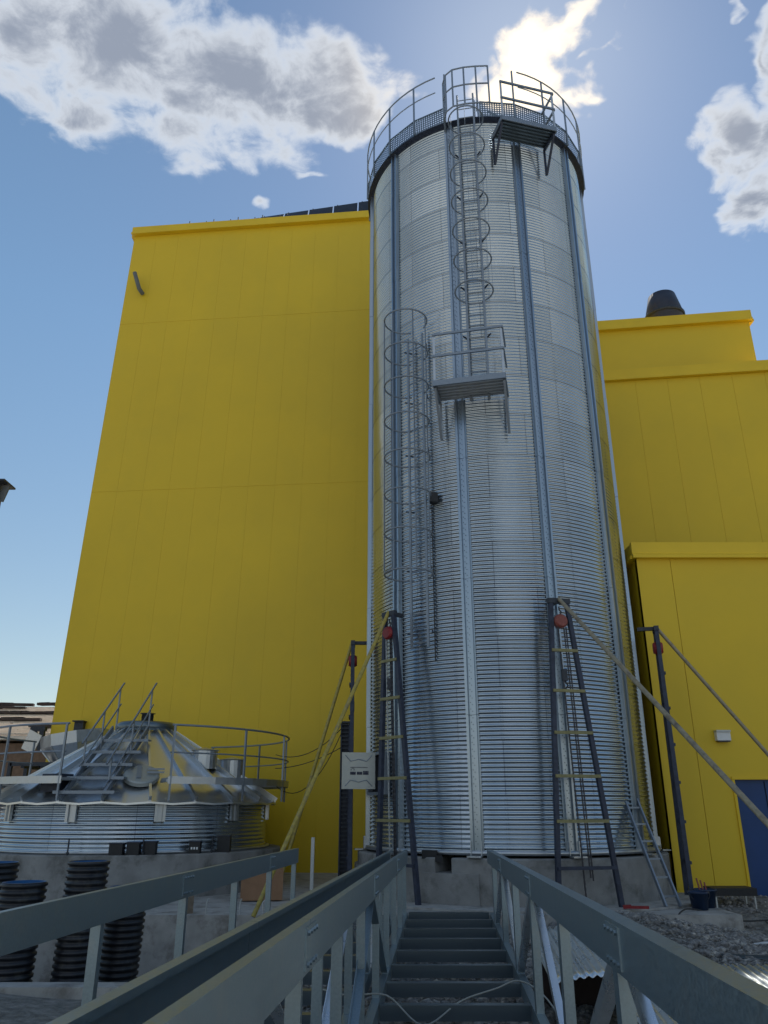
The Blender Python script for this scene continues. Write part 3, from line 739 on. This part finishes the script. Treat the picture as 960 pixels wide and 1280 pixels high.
# stairs up the roof
st = MB()
for x in (-5.86, -5.10): st.bar((x, 14.85, 2.02), (x, 17.2, 3.46), .035, .12)
so = st.build('roof_stairs', M['galv_rail'], ls)
for k in range(5):
    s = k/4*.72 + .02; q = MB(); xc = -5.45 + .03*k; q.box(xc, 14.9+2.35*s, 2.10+1.44*s, 1.12 - .05*k, .22, .03); q.box(xc, 14.79+2.35*s, 2.095+1.44*s, 1.12-.05*k, .012, .055)
    q.build('tread', M['galv_rail'], so)
for x, bx in ((-5.14, (.0, .06)), (-5.86, (0, -.04))):
    q = MB(); pA, pB = V(x-.02, 15.05, 2.62), V(x+.05, 17.45, 4.46)
    if x < -5.5: pA = pA + (pB-pA)*.22
    q.tube([pA, pB], .02, 8); q.tube([pA - V(0,0,.42), pA - V(0,0,.42) + (pB-pA)*.97], .016, 8); q.build('handrail', M['galv_rail'], so)
    for s in (.08, .5, .9):
        q = MB(); p = pA + (pB-pA)*s; q.bar(p, (p.x, p.y, rz(max(.5, LY - p.y)) + .05), .03, up=(0, 1, 0)); q.build('railing_post', M['galv_rail'], so)
# its plinth
pp = thing('low_silo_plinth', 'round concrete plinth under the low silo ring at the left', 'plinth', (LX, LY, .35))
b = MB(); b.lathe([(2.5, .34), (3.12, .34), (3.12, 1.05), (3.10, 1.07), (2.5, 1.07)], LX, LY, n=28, smooth=False, F=(0, -1)); b.build('ring_wall', M['concrete'], pp)
b = MB(); b.lathe([(2.52, .4), (2.52, 1.09)], LX, LY, n=28); b.build('inner_shade_liner', M['shade_seam'], pp)  # liner painted near-black for the shade inside this plinth
# boxes on that plinth
def junction(x, y, w, h, lab, print_=False, group=None):
    t = thing('load_cell_box', lab, 'box', (x, y, 1.07), group)
    b = MB(); b.box(x, y, 1.07+h/2, w, .16, h); b.build('housing', M['black'], t)
    b = MB(); b.box(x, y, 1.07+h+.008, w+.03, .18, .016); b.build('lid', M['dark_blue'], t)
    if print_:
        b = MB()
        for k in range(3): b.box(x-.05+k*.05, y-.083, 1.07+h*.45, .03, .004, .04)
        b.build('label_patch', M['white'], t)
for i, (a, w, h, lab, pr) in enumerate([(11, .24, .19, 'black box on the low plinth, leftmost of three side by side', 0), (16.6, .22, .2, 'black box on the low plinth, middle of three side by side', 0), (22, .22, .21, 'black box on the low plinth, right one of the three side by side', 0),
        (38, .2, .2, 'black box with a white label near the right end of the low plinth', 1), (50, .24, .28, 'taller black box at the far right end of the low plinth', 0)]):
    p = lp(a, 2.99, 0); junction(p.x, p.y, w, h, lab, pr, 'black boxes along the low plinth')
for a, lab in ((-5, 'thin anchor rod left on the low plinth'), (19.5, 'dark anchor rod standing in the middle of the low plinth'), (44, 'dark anchor rod beside the labelled black box')):
    p = lp(a, 3.05, 0); b = MB(); b.tube([(p.x, p.y, 1.07), (p.x, p.y, 1.34)], .014, 6); b.tube([(p.x, p.y, 1.09), (p.x, p.y, 1.12)], .03, 6); tag(b.build('anchor_rod', M['dark']), lab, 'rod', 'anchor rods on the low plinth')

# hopper behind the low silo, on its own stand
hp = thing('steel_hopper', 'large galvanised funnel hopper standing behind the left railing', 'hopper', (-8.1, 20.0, .35))
b = MB(); ax = V(-.16, -.05, 1).normalized(); c0 = V(-7.75, 20.0, 3.6); x = ax.cross(V(0, 1, 0)).normalized(); y = ax.cross(x)
rings = [(0, .80), (-.28, .80), (-1.05, .30), (-1.25, .26)]; vs = []
for h, r_ in rings: vs += [c0 + ax*h + (x*cos(pi*k/4+.39) + y*sin(pi*k/4+.39))*r_ for k in range(8)]
b.add(vs, [(j*8+k, j*8+(k+1) % 8, (j+1)*8+(k+1) % 8, (j+1)*8+k) for j in range(3) for k in range(8)])
for k in range(8): b.bar(vs[8+k], vs[16+k], .04)
b.build('funnel', M['galv'], hp)
b = MB(); b.bar(c0 + V(-1.0, -.30, -.45), c0 + V(-.80, -.42, -.02), .34, .02, up=(0, 1, 0)); b.build('lit_facet', M['sheet'], hp)  # paler plate standing for the funnel facet that catches the light
b = MB()
for sx, sy in ((-9.1, 19.7), (-7.1, 19.7), (-9.1, 20.6), (-7.1, 20.6)): b.bar((sx, sy, .35), (sx, sy, 2.9), .09, up=(0, 1, 0))
b.bar((-9.1, 19.7, 2.85), (-7.1, 19.7, 2.85), .09); b.bar((-9.1, 20.6, 2.85), (-7.1, 20.6, 2.85), .09); b.bar((-8.8, 19.7, 2.8), (-8.8, 20.6, 2.8), .09); b.bar((-7.3, 19.7, 2.8), (-7.3, 20.6, 2.8), .09)
b.build('stand', M['dark'], hp)
b = MB(); b.box(-8.25, 21.55, 3.9, .24, .2, .24); b.box(-8.25, 21.5, 4.04, .3, .3, .03); tag(b.build('wall_vent', M['dark']), 'small dark vent box low on the yellow tower wall behind the hopper', 'vent')

# shed with a bleached tile roof, far left
sh = thing('tiled_shed', 'low brown shed with a pale debris strewn tile roof at the far left', 'shed', (-20, 30, 0))
b = MB(); b.box(-20.3, 31.5, 1.95, 21.4, 8.4, 3.9); b.build('wall', M['brick'], sh)
b = MB(); b.add([(-31.5, 26.9, 4.1), (-9.4, 26.9, 4.1), (-10.3, 33, 5.75), (-31.5, 33, 5.75), (-31.5, 26.9, 4.0), (-9.4, 26.9, 4.0), (-9.4, 36, 4.0), (-31.5, 36, 4.0)], [(0, 1, 2, 3), (4, 5, 1, 0), (4, 7, 6, 5), (1, 5, 6, 2), (3, 2, 6, 7)])
for k in range(24): yy = 27 + k*.25; b.bar((-31.4, yy, 4.16 + (yy-26.9)*.27), (-9.6 - .14*(yy-26.9), yy, 4.16 + (yy-26.9)*.27), .16, .03)
b.build('roof', M['tile'], sh)
b = MB(); Rd = random.Random(5)
for k in range(42):
    yy = Rd.choice([28, 29.4, 30.8, 32.2, 33.0, 33.0]) + Rd.uniform(-.2, .1); xx = Rd.uniform(-18.5, -11.2); b.box(xx, yy, 4.25 + (yy-26.9)*.272, Rd.uniform(.3, 1.0), .25, Rd.uniform(.05, .13), Rd.uniform(-.2, .2))
o = b.build('roof_debris', M['debris'], kind='stuff'); tag(o, 'dark debris scattered over the pale roof of the shed', 'debris')

# grey pole with a cap at the left edge
lm = thing('grey_mast', 'grey steel mast with a flat cap at the left edge of the photo', 'mast', (-11.12, 20.2, 0))
b = MB(); b.bar((-11.12, 20.2, 0), (-11.12, 20.2, 10.4), .42, .30, up=(0, 1, 0)); b.build('column', M['lamp_grey'], lm)
b = MB(); b.box(-11.07, 20.2, 10.47, .8, .7, .05); b.build('cap_plate', M['dark'], lm)
b = MB(); b.bar((-10.87, 20.2, 9.95), (-10.75, 20.2, 10.42), .04, .2); b.bar((-10.92, 20.03, 0), (-10.92, 20.03, 10.4), .05); b.build('brace', M['lamp_grey'], lm)

# ------------------------------------------------------------------ hoist frames round the tall silo
def hoist_frame(a, H, foot_w, top_w, guy_s, guy_mat, lab, rungs='yellow_pole', back_foot=.34, hoist='red', n_r=6, rr=3.25, yaw=0, glab=None, tilt=(0,0)):
    base = pol(a, rr, back_foot); n_ = nrm_(a + yaw); t = tan_(a + yaw)
    f = thing('hoist_frame', lab, 'hoist frame', base, 'hoist frames round the silo')
    P = lambda x, y, z: base + t*x + n_*y + V(0, 0, z)
    lean = tilt[0]
    for s in (-1, 1):
        b = MB(); b.bar(P(s*foot_w/2 + tilt[1], .0, .0), P(s*top_w/2, 0, H), .075, .075, up=n_); b.box(*P(s*foot_w/2 + tilt[1], 0, .01), .18, .18, .02, -FA - radians(a)); b.build('leg', M['dark_blue'], f)
    b = MB(); b.bar(P(-top_w/2-.06, 0, H), P(top_w/2+.06, 0, H), .09, .09); b.bar(P(0, 0, H+.02), P(0, -.35, H+.02), .07); b.build('top_plate', M['dark'], f)
    for k in range(n_r):
        z = .62 + (H-1.1)*k/(n_r-.4); w = foot_w + (top_w-foot_w)*z/H; cx = tilt[1]*(1 - z/H)
        b = MB(); b.bar(P(cx-w/2-.02, .045, z), P(cx+w/2+.02, .045, z), .045, .05); b.build('rung', M[rungs] if k else M['dark_blue'], f)
    b = MB(); drop = H + back_foot - .36; gl = guy_s
    b.tube([P(0, .02, H+.04), P(0, gl, .36 - back_foot + .02)], .035, 8); b.build('guy_brace', M[guy_mat], f)
    # the chain hoist that hangs from it
    hb = P(0, .0, H-.1); h = thing('chain_hoist', glab, 'chain hoist', hb - V(0, 0, .35), 'chain hoists hanging from the frames')
    q = MB(); q.tube([hb, hb - V(0, 0, .06), hb + t*.04 - V(0, 0, .10), hb - V(0, 0, .16)], .014, 6); q.build('hook', M['chain'], h)
    q = MB(); c_ = hb - V(0, 0, .27); vs = []
    for yy, r_ in ((-.09, .001), (-.09, .10), (-.05, .125), (.05, .125), (.09, .10), (.09, .001)): vs += [c_ + n_*yy + (t*cos(2*pi*k/20) + V(0,0,1)*sin(2*pi*k/20))*r_ for k in range(20)]
    q.add(vs, [(j*20+k, (j)*20+(k+1) % 20, (j+1)*20+(k+1) % 20, (j+1)*20+k) for j in range(5) for k in range(20)], False); q.build('drum', M[hoist], h)
    for dx_, zl in ((-.06, .25), (.05, .55), (.09, .5)):
        q = MB(); pts = []; L_ = H - .4 - zl; nn = int(L_/.045)
        for k in range(nn):
            zc = c_.z - .1 - k*.045; o_ = t*(dx_ + .10*k/nn) ; p = V(c_.x, c_.y, zc) + o_ + n_*.03
            q.bar(p, p - V(0, 0, .05), .026 if k % 2 else .012, .012 if k % 2 else .026, up=n_)
        q.build('chain', M['chain_light'] if (dx_ < 0 and hoist == 'red' and a > -60 and a < 0) else M['chain'], h)
    hk = MB(); p = c_ + t*.0 - V(0, 0, .95); hk.box(p.x, p.y, p.z, .09, .09, .2); hk.tube([p - V(0,0,.1), p + t*.05 - V(0,0,.18), p - V(0,0,.24)], .014, 6); hk.build('lower_block', M['dark'], h)
    return f
hoist_frame(-38.5, 4.98, .98, .22, 2.75, 'yellow_pole', 'dark A shaped hoist frame with yellow brace left of the silo middle', glab='bright red chain hoist on the frame beside the open manhole', rungs='olive', tilt=(0, .18))
hoist_frame(20.5, 5.0, 1.08, .30, 6.4, 'rusty_pole', 'dark hoist frame with olive rungs in front of the silo right side', glab='faded red chain hoist on the frame in front of the silo', hoist='dullred', rungs='olive', rr=3.2, tilt=(0, .12))
hoist_frame(71, 4.83, .8, .25, 3.3, 'rusty_pole', 'narrow dark hoist frame seen edge on before the yellow annex', glab='small red chain hoist on the rightmost frame', rr=3.3, yaw=14, rungs='dark_blue')
hoist_frame(-80, 4.83, 1.0, .25, 1.4, 'yellow_pole', 'dark hoist frame with yellow brace in front of the yellow tower wall', glab='red and white chain hoist on the leftmost frame', rungs='dark_blue', yaw=0, rr=3.15)

# lattice column behind the manhole cover, with cables running left
lc = thing('dark_column', 'dark ribbed steel column standing behind the pale manhole cover', 'column', (-.86, 17.8, .35))
b = MB()
for dx_ in (-.09, .09): b.bar((-.86+dx_, 17.8, .35), (-.86+dx_, 17.8, 3.62), .03, .16, up=(0, 1, 0))
b.bar((-.86, 17.83, .35), (-.86, 17.83, 3.6), .15, .02, up=(0, 1, 0))
b.build('channel', M['dark_blue'], lc)
b = MB(); z = .45
while z < 3.6: b.box(-.86, 17.74, z, .14, .03, .03); z += .085
b.build('rack_teeth', M['dark'], lc)
b = MB(); b.box(-.86, 17.8, 3.64, .34, .24, .04); b.build('top_plate', M['dark'], lc)
for i, (z0, z1, s) in enumerate(((3.5, 3.0, .25), (3.1, 2.7, .1), (3.4, 2.35, .6))):
    p0, p1 = V(-.95, 17.7, z0), V(-2.5, 18.6, z1)
    b = MB(); b.tube([p0.lerp(p1, k/14) - V(0, 0, s*4*(k/14)*(1-k/14)) for k in range(15)], .009, 5)
    tag(b.build('cable', M['dcable']), ['upper cable strung from the dark column to the low silo roof', 'middle cable strung from the dark column to the low silo roof', 'lowest sagging cable between the dark column and the low silo'][i], 'cable')

# leaning aluminium ladder at the right
la = thing('leaning_ladder', 'small aluminium ladder leaning on the silo at the right', 'ladder', (4.65, 13.75, .38))
f0, f1, t0, t1 = V(4.50, 13.7, .38), V(4.76, 13.78, .38), V(4.28, 14.62, 2.0), V(4.53, 14.72, 2.0)
for A, B_ in ((f0, t0), (f1, t1)):
    b = MB(); b.bar(A, B_, .028, .065); b.build('rail', M['galv_rail'], la)
for k in range(6):
    s = .09 + k*.165; b = MB(); b.bar(f0.lerp(t0, s), f1.lerp(t1, s), .03, .03); b.build('rung', M['galv_rail'], la)

# ------------------------------------------------------------------ steel gallery frames in the foreground
AX = V(.07, 1, 0).normalized()
def gallery(name, lab, xl_, xr_, zf, zn, y0, y1, cats, right_rail=True, left_rail=True, rungs=True, phase=0.0, bottom=.40, lz=None, dl=(), left_posts=None):
    """xl_, xr_ are the chord positions at Y=12.9; zf / zn chord height at Y 12.9 / 1.8"""
    g_ = thing(name, lab, 'gallery frame', ((xl_+xr_)/2 - .45, 6.5, .0))
    X = lambda x, y: x - .07*(12.9 - y)
    def ztop(y, side):
        a, b_ = (zf, zn) if not (lz and side < 0) else lz
        return a + (b_ - a)*(12.9 - y)/11.1
    for side, x in ((-1, xl_), (1, xr_)):
        if (side < 0 and not left_rail) or (side > 0 and not right_rail): continue
        yend = y1 if side > 0 or not lz else 11.9
        f = -side      # web on the inside, flanges turned outward
        segs = [y0, 3.5, 6.8, 10.1, yend]; segs = [s for s in segs if y0 <= s <= yend]
        for i in range(len(segs)-1):
            A, B_ = segs[i] + .004, segs[i+1] - .004
            b = MB(); p0, p1 = V(X(x, A), A, ztop(A, side) - .185), V(X(x, B_), B_, ztop(B_, side) - .185)
            fw = .075 if (side > 0 and not lz) else .042
            pr = [(0, 0), (side*fw, 0), (side*fw, .022), (side*(fw-.006), .022), (side*(fw-.006), .006), (side*.006, .006), (side*.006, .179), (side*(fw-.006), .179), (side*(fw-.006), .163), (side*fw, .163), (side*fw, .185), (0, .185)]
            b.prof(pr, p0, p1); b.build('top_chord', M['galv_beam'], g_)
        for yy in segs[1:-1]:
            b = MB(); zc = ztop(yy, side) - .0925; d = V(.07, 1, -.02).normalized(); c_ = V(X(x, yy) - side*.004, yy, zc)
            b.bar(c_ - d*.13, c_ + d*.13, .008, .15)
            for q in (-.10, -.035, .035, .10):
                for h in (-.055, .055): b.bolt(c_ + d*q + V(0, 0, h) - V(side*.004, 0, 0), .011, .010, (-side, 0, 0))
            b.build('splice_plate', M['galv_beam'], g_)
        # bottom chord
        b = MB(); b.prof([(0, 0), (side*.07, 0), (side*.07, .12), (side*.062, .12), (side*.062, .008), (side*.008, .008), (side*.008, .112), (side*.06, .112), (side*.06, .12), (0, .12)], (X(x, y0), y0, bottom-.12), (X(x, yend), yend, bottom-.12)); b.build('bottom_chord', M['galv_beam'], g_)
        # posts, braces
        k = 0; ys_ = [y for y in (left_posts if left_posts and side < 0 else (1.85, 3.5, 5.15, 6.8, 8.45, 10.1, 11.75)) if y < yend + .1]
        for y in ys_:
            zt = ztop(y, side) - .185; xx = X(x, y) + side*.04
            b = MB(); y_ = y + .06
            b.prof([(-.03, -.035), (.03, -.035), (.03, .035), (.025, .035), (.025, -.029), (-.025, -.029), (-.025, .035), (-.03, .035)], (xx, y_, bottom), (xx, y_, zt), up=(0, 1, 0), side=(1, 0, 0))
            b.build('post', M['galv_beam'], g_)
        for y in (3.5, 6.8, 10.1):
            if y > yend or (side < 0 and y not in dl): continue
            zt = ztop(y, side) - .19; xx = X(x, y)
            for dy in (-1.55, 1.55):
                if y + dy > yend: continue
                b = MB(); xe = X(x, y+dy); b.prof([(-.03, -.003), (.03, -.003), (.03, .003), (-.024, .003), (-.024, .05), (-.03, .05)], (xx + side*.04, y + .1*np.sign(dy), zt), (xe + side*.04, y+dy, bottom+.01), side=(1, 0, 0), up=(0, 0, 1)); b.build('diagonal', M['galv_glare'] if side > 0 else M['galv_beam'], g_)
    if rungs:
        y = y1 - .02
        while y > y0 + .2:
            b = MB(); xa, xb = X(xl_, y) + .01, X(xr_, y) - .01
            b.prof([(0, 0), (0, -.11), (.05, -.11), (.05, -.104), (.007, -.104), (.007, -.007), (.085, -.007), (.085, 0)], (xa, y, bottom+.0), (xb, y, bottom+.0), side=(0, 1, 0), up=(0, 0, 1)); b.build('crossmember', M['galv_rung'], g_); y -= .825
    return g_
M['galv_glare'] = mat('sky_glare_galvanised_steel', (.70, .73, .75), .3, .85, (10, .08))  # lighter copy; sky glare on the right-hand diagonals is put into its colour
gallery('gallery_frame', 'bolted galvanised gallery frame with open crossmembers leading straight to the silo', .36, 1.58, 1.26, 1.48, 1.0, 12.9, 0, left_posts=[2.05 + 1.32*i for i in range(9)], dl=(6.8,))
gallery('gallery_frame', 'second galvanised gallery frame lying left of the central one', -1.14, .11, 1.26, 1.47, .9, 12.6, 0, lz=(1.315, 1.44))
# electrical lead draped over the crossmembers
b = MB(); pts = [V(-.62, 7.5, .46), V(-.3, 7.25, .44), V(.02, 7.15, .46), V(.3, 6.95, .30), V(.62, 7.2, .41), V(.95, 7.55, .43), V(1.18, 7.7, .46), V(1.32, 7.2, .42), V(1.42, 6.6, .2)]
fine = []
for i in range(len(pts)-1):
    for k in range(6):
        t_ = k/6; p_ = pts[max(0, i-1)]; q_ = pts[i]; r_ = pts[i+1]; s_ = pts[min(len(pts)-1, i+2)]
        fine.append(.5*((2*q_) + (r_-p_)*t_ + (2*p_ - 5*q_ + 4*r_ - s_)*t_*t_ + (3*q_ - p_ - 3*r_ + s_)*t_**3))
b.tube(fine, .007, 6); tag(b.build('cable', M['cable']), 'thin grey cable draped across the gallery crossmembers', 'cable')

# ------------------------------------------------------------------ corrugated black pipes in the pit
def pipe(x, y, zt, r, lab, lean=(0, 0)):
    t = thing('drain_pipe', lab, 'pipe', (x, y, -.6), 'black ribbed pipes standing in the pit')
    b = MB(); pr = []; z = -.6
    while z < zt - .02: pr += [(r-.022, z), (r-.02, z+.018), (r, z+.026), (r, z+.052), (r-.02, z+.060)]; z += .072
    pr += [(r-.022, zt), (r-.04, zt), (r-.04, zt-.6)]
    m_ = len(pr); b.lathe(pr[:-2] + [(r-.04, zt)], 0, 0, n=36); b.v = [(x + vx + lean[0]*(vz+.6), y + vy + lean[1]*(vz+.6), vz) for vx, vy, vz in b.v]; b.build('ribbed_wall', M['pipe'], t)
    b = MB(); b.lathe([(r-.018, zt+.002), (r-.042, zt+.003), (r-.044, zt-.9)], 0, 0, n=36); b.lathe([(r-.044, zt-.9), (0, zt-.9)], 0, 0, n=36); b.v = [(x + vx + lean[0]*(vz+.6), y + vy + lean[1]*(vz+.6), vz) for vx, vy, vz in b.v]; b.build('lining', M['pipe_in'], t)
pipe(-5.05, 10.95, 1.20, .27, 'black ribbed pipe cut off by the left edge of the photo', (.02, 0))
pipe(-4.25, 9.98, 1.05, .26, 'short black ribbed pipe with blue lining, second from the left', (.02, 0))
pipe(-3.62, 10.25, 1.25, .245, 'tallest black ribbed pipe in front of the low plinth', (.02, 0))
pipe(-3.32, 10.95, .92, .25, 'black ribbed pipe half hidden behind the left gallery rail', (.03, 0))

# ------------------------------------------------------------------ bits and pieces on the slab
b = MB(); b.box(-2.15, 15.0, .62, .72, .5, .5, .15); cb = b.build('cardboard_box', M['card']); tag(cb, 'brown cardboard box on the slab behind the left gallery rail', 'box')
b = MB(); b.box(-2.15, 14.74, .62, .012, .012, .5, .15)
b = MB(); b.bar((-1.13, 13.3, .35), (-1.13, 13.3, 1.42), .05, .07, up=(0, 1, 0)); b.box(-1.13, 13.3, .36, .16, .16, .02); tag(b.build('steel_post', M['rail_light']), 'short pale steel post standing left of the dark column', 'post')
b = MB(); b.box(-3.05, 13.25, .47, .2, .2, .24, .3); tag(b.build('wood_block', M['wood']), 'small wooden block on the slab edge by the low plinth', 'block')
for x, y, s in ((-2.72, 13.15, .0), (-1.86, 13.2, .2), (-2.2, 13.12, -.1)):
    b = MB(); b.tube([(x, y, .34), (x, y, .50), (x+.03+s*.1, y, .56)], .012, 6); tag(b.build('rebar_stub', M['rail_light']), 'short steel rod stub at the slab edge by the left gallery', 'rod', 'rod stubs along the slab edge')
def bucket(x, y, r, h, lab, rag=False, z=.352):
    t = thing('bucket', lab, 'bucket', (x, y, z)); b = MB(); b.lathe([(0, z), (r*.8, z), (r, z+h), (r+.02, z+h), (r+.02, z+h-.025), (r-.01, z+h-.03), (r*.8-.015, z+.02), (0, z+.02)], x, y, n=24); b.build('shell', M['bucket'], t)
    b = MB(); b.tube([(x + (r+.01)*cos(q), y - .05 - .04*sin(q), z + h - .02 - .12*sin(q)) for q in np.linspace(0, pi, 12)], .006, 6); b.build('handle', M['dark'], t)
    if rag:
        b = MB()
        for k in range(3): b.bar((x-.05+.05*k, y, z+.1), (x-.11+.06*k, y, z+h+.16-.03*k), .02)
        tag(b.build('tool_handles', M['dullred']), 'red tool handles sticking out of a navy bucket', 'tools')
bucket(5.02, 13.65, .15, .26, 'navy bucket standing nearest the slab corner')
bucket(5.24, 13.95, .17, .27, 'larger navy tub with red tool handles behind the first bucket', True)
bn = thing('work_bench', 'low black metal bench in front of the yellow annex', 'bench', (5.98, 14.75, .3))
b = MB(); b.box(5.98, 14.75, .56, .74, .45, .04); b.box(5.98, 14.54, .51, .74, .02, .1); b.build('bench_top', M['black'], bn)
for sx in (-.33, .33):
    for sy in (-.18, .18):
        b = MB(); b.bar((5.98+sx, 14.75+sy, .2), (5.98+sx, 14.75+sy, .54), .025, up=(0, 1, 0)); b.build('leg', M['rail_light'], bn)
b = MB(); b.box(7.6, 14.6, .42, .8, .6, .04, .2); b.bar((7.3, 14.3, .1), (7.3, 14.35, .4), .03); b.bar((7.9, 14.4, .1), (7.9, 14.4, .4), .03); tag(b.build('scrap_panel', M['concrete_light']), 'grey scrap panel resting on legs at the right edge', 'panel')
b = MB(); b.bar((3.75, 13.35, .42), (4.1, 13.3, .42), .04, .04); b.bar((3.72, 13.37, .42), (3.84, 13.34, .43), .07, .05); tag(b.build('hand_tool', M['red']), 'red and black hand tool lying on the slab by the plinth', 'tool')
b = MB(); b.bar((4.15, 13.3, .42), (4.4, 13.26, .41), .05, .04); 
def cab(pts, lab, r=.012, m='dcable'):
    b = MB(); out = []
    P_ = [Vector(p) for p in pts]
    for i in range(len(P_)-1):
        for k in range(5):
            t_ = k/5; p_ = P_[max(0, i-1)]; q_ = P_[i]; r_ = P_[i+1]; s_ = P_[min(len(P_)-1, i+2)]
            out.append(.5*((2*q_) + (r_-p_)*t_ + (2*p_ - 5*q_ + 4*r_ - s_)*t_*t_ + (3*q_ - p_ - 3*r_ + s_)*t_**3))
    b.tube(out, r, 6); tag(b.build('cable', M[m]), lab, 'cable')
cab([(2.2, 12.9, .1), (3.2, 12.75, .09), (4.2, 12.9, .1), (4.5, 13.1, .37), (4.9, 13.5, .37), (5.6, 13.6, .2), (6.6, 13.7, .22), (7.6, 13.2, .2)], 'black cable running over the slab corner into the rubble')
cab([(3.6, 11.6, .1), (3.9, 12.0, .12), (4.3, 12.1, .1), (4.7, 12.5, .1)], 'thin dark cable lying on the gravel heap')
cab([(5.05, 11.9, .12), (5.2, 11.75, .16), (5.45, 11.8, .12), (5.5, 11.95, .1)], 'short white hose loop on the gravel by the slab corner', .02, 'white')

# corrugated sheets lying beside the gallery
def csheet(name, lab, o, u, v, w, l, m='sheet', curve=0, th=.004):
    o, u, v = Vector(o), Vector(u).normalized(), Vector(v).normalized(); n_ = u.cross(v).normalized(); b = MB(); pitch, amp = .076, .010
    nu = int(w/pitch*8); nv = 10; vs = []
    for layer in (0, 1):
        for j in range(nv+1):
            for i in range(nu+1):
                x, y = w*i/nu, l*j/nv; h = amp*sin(2*pi*x/pitch) + curve*(1 - (2*x/w - 1)**2) - layer*th
                vs.append(o + u*x + v*y + n_*h)
    m_ = nu+1; off = m_*(nv+1); fs = []
    for j in range(nv):
        for i in range(nu): q = j*m_+i; fs.append((q, q+1, q+m_+1, q+m_)); fs.append((off+q, off+q+m_, off+q+m_+1, off+q+1))
    for i in range(nu): fs.append((i+1, i, off+i, off+i+1)); q = nv*m_+i; fs.append((q, q+1, off+q+1, off+q))
    b.add(vs, fs, True); tag(b.build(name, M[m]), lab, 'metal sheet')
csheet('corrugated_sheet', 'corrugated steel sheet propped above the dark gap beside the gallery', (1.42, 7.5, .48), (1, .10, .0), (.07, 1, .07), 1.1, 1.9, curve=.05)
for i, (x, y, z, l_, w_, an, lab) in enumerate([(2.6, 10.6, .1, 1.1, .03, .4, 'thin bent steel offcut on the gravel nearest the gallery'), (4.3, 10.7, .12, .8, .04, -.5, 'short steel strip lying across the gravel heap'), (5.2, 11.0, .1, .9, .03, 1.0, 'narrow steel strip on the gravel at the far right'), (3.1, 11.5, .25, .5, .05, -.9, 'short stub of angle steel high on the gravel heap')]):
    b = MB(); dx_, dy_ = cos(an)*l_/2, sin(an)*l_/2; b.prof([(0, 0), (w_, 0), (w_, .004), (.004, .004), (.004, w_), (0, w_)], (x-dx_, y-dy_, z+.02), (x+dx_, y+dy_, z+.05)); tag(b.build('steel_offcut', M['galv_rung']), lab, 'offcut')
csheet('corrugated_sheet', 'bright corrugated steel sheet lying at the lower right corner', (1.75, 5.8, .40), (1, -.05, .0), (.12, 1, .03), 3.4, 2.6)
for x, y, w_, d_, h_, lab in ((1.55, 7.7, .1, .1, .5, 'thin dark timber prop under the near left corner of the propped sheet'), (2.45, 7.8, .1, .1, .5, 'thin dark timber prop under the near right corner of the propped sheet'), (2.0, 8.9, .9, .5, .5, 'wide dark timber block under the far end of the propped sheet')):
    b = MB(); b.box(x, y, h_/2, w_, d_, h_); tag(b.build('timber_prop', M['debris']), lab, 'timber')
for i, (p, q, w, m_, lab) in enumerate([((2.9, 9.1, .16), (4.9, 8.6, .2), .14, 'wood', 'weathered plank lying on the gravel above the bright sheet'), ((3.3, 9.5, .2), (5.0, 8.3, .3), .2, 'debris', 'dark wide board leaning over the gravel near the bright sheet'), ((2.7, 9.7, .15), (3.9, 9.4, .16), .08, 'wood', 'thin pale lath on the gravel'), ((3.9, 9.4, .15), (5.6, 7.9, .3), .12, 'debris', 'dark long beam at the right edge above the bright sheet'), ((3.9, 12.4, .1), (4.6, 12.2, .13), .12, 'debris', 'short charred wood piece on the rubble near the slab')]):
    b = MB(); b.bar(p, q, w, .04); tag(b.build('plank', M[m_]), lab, 'plank')
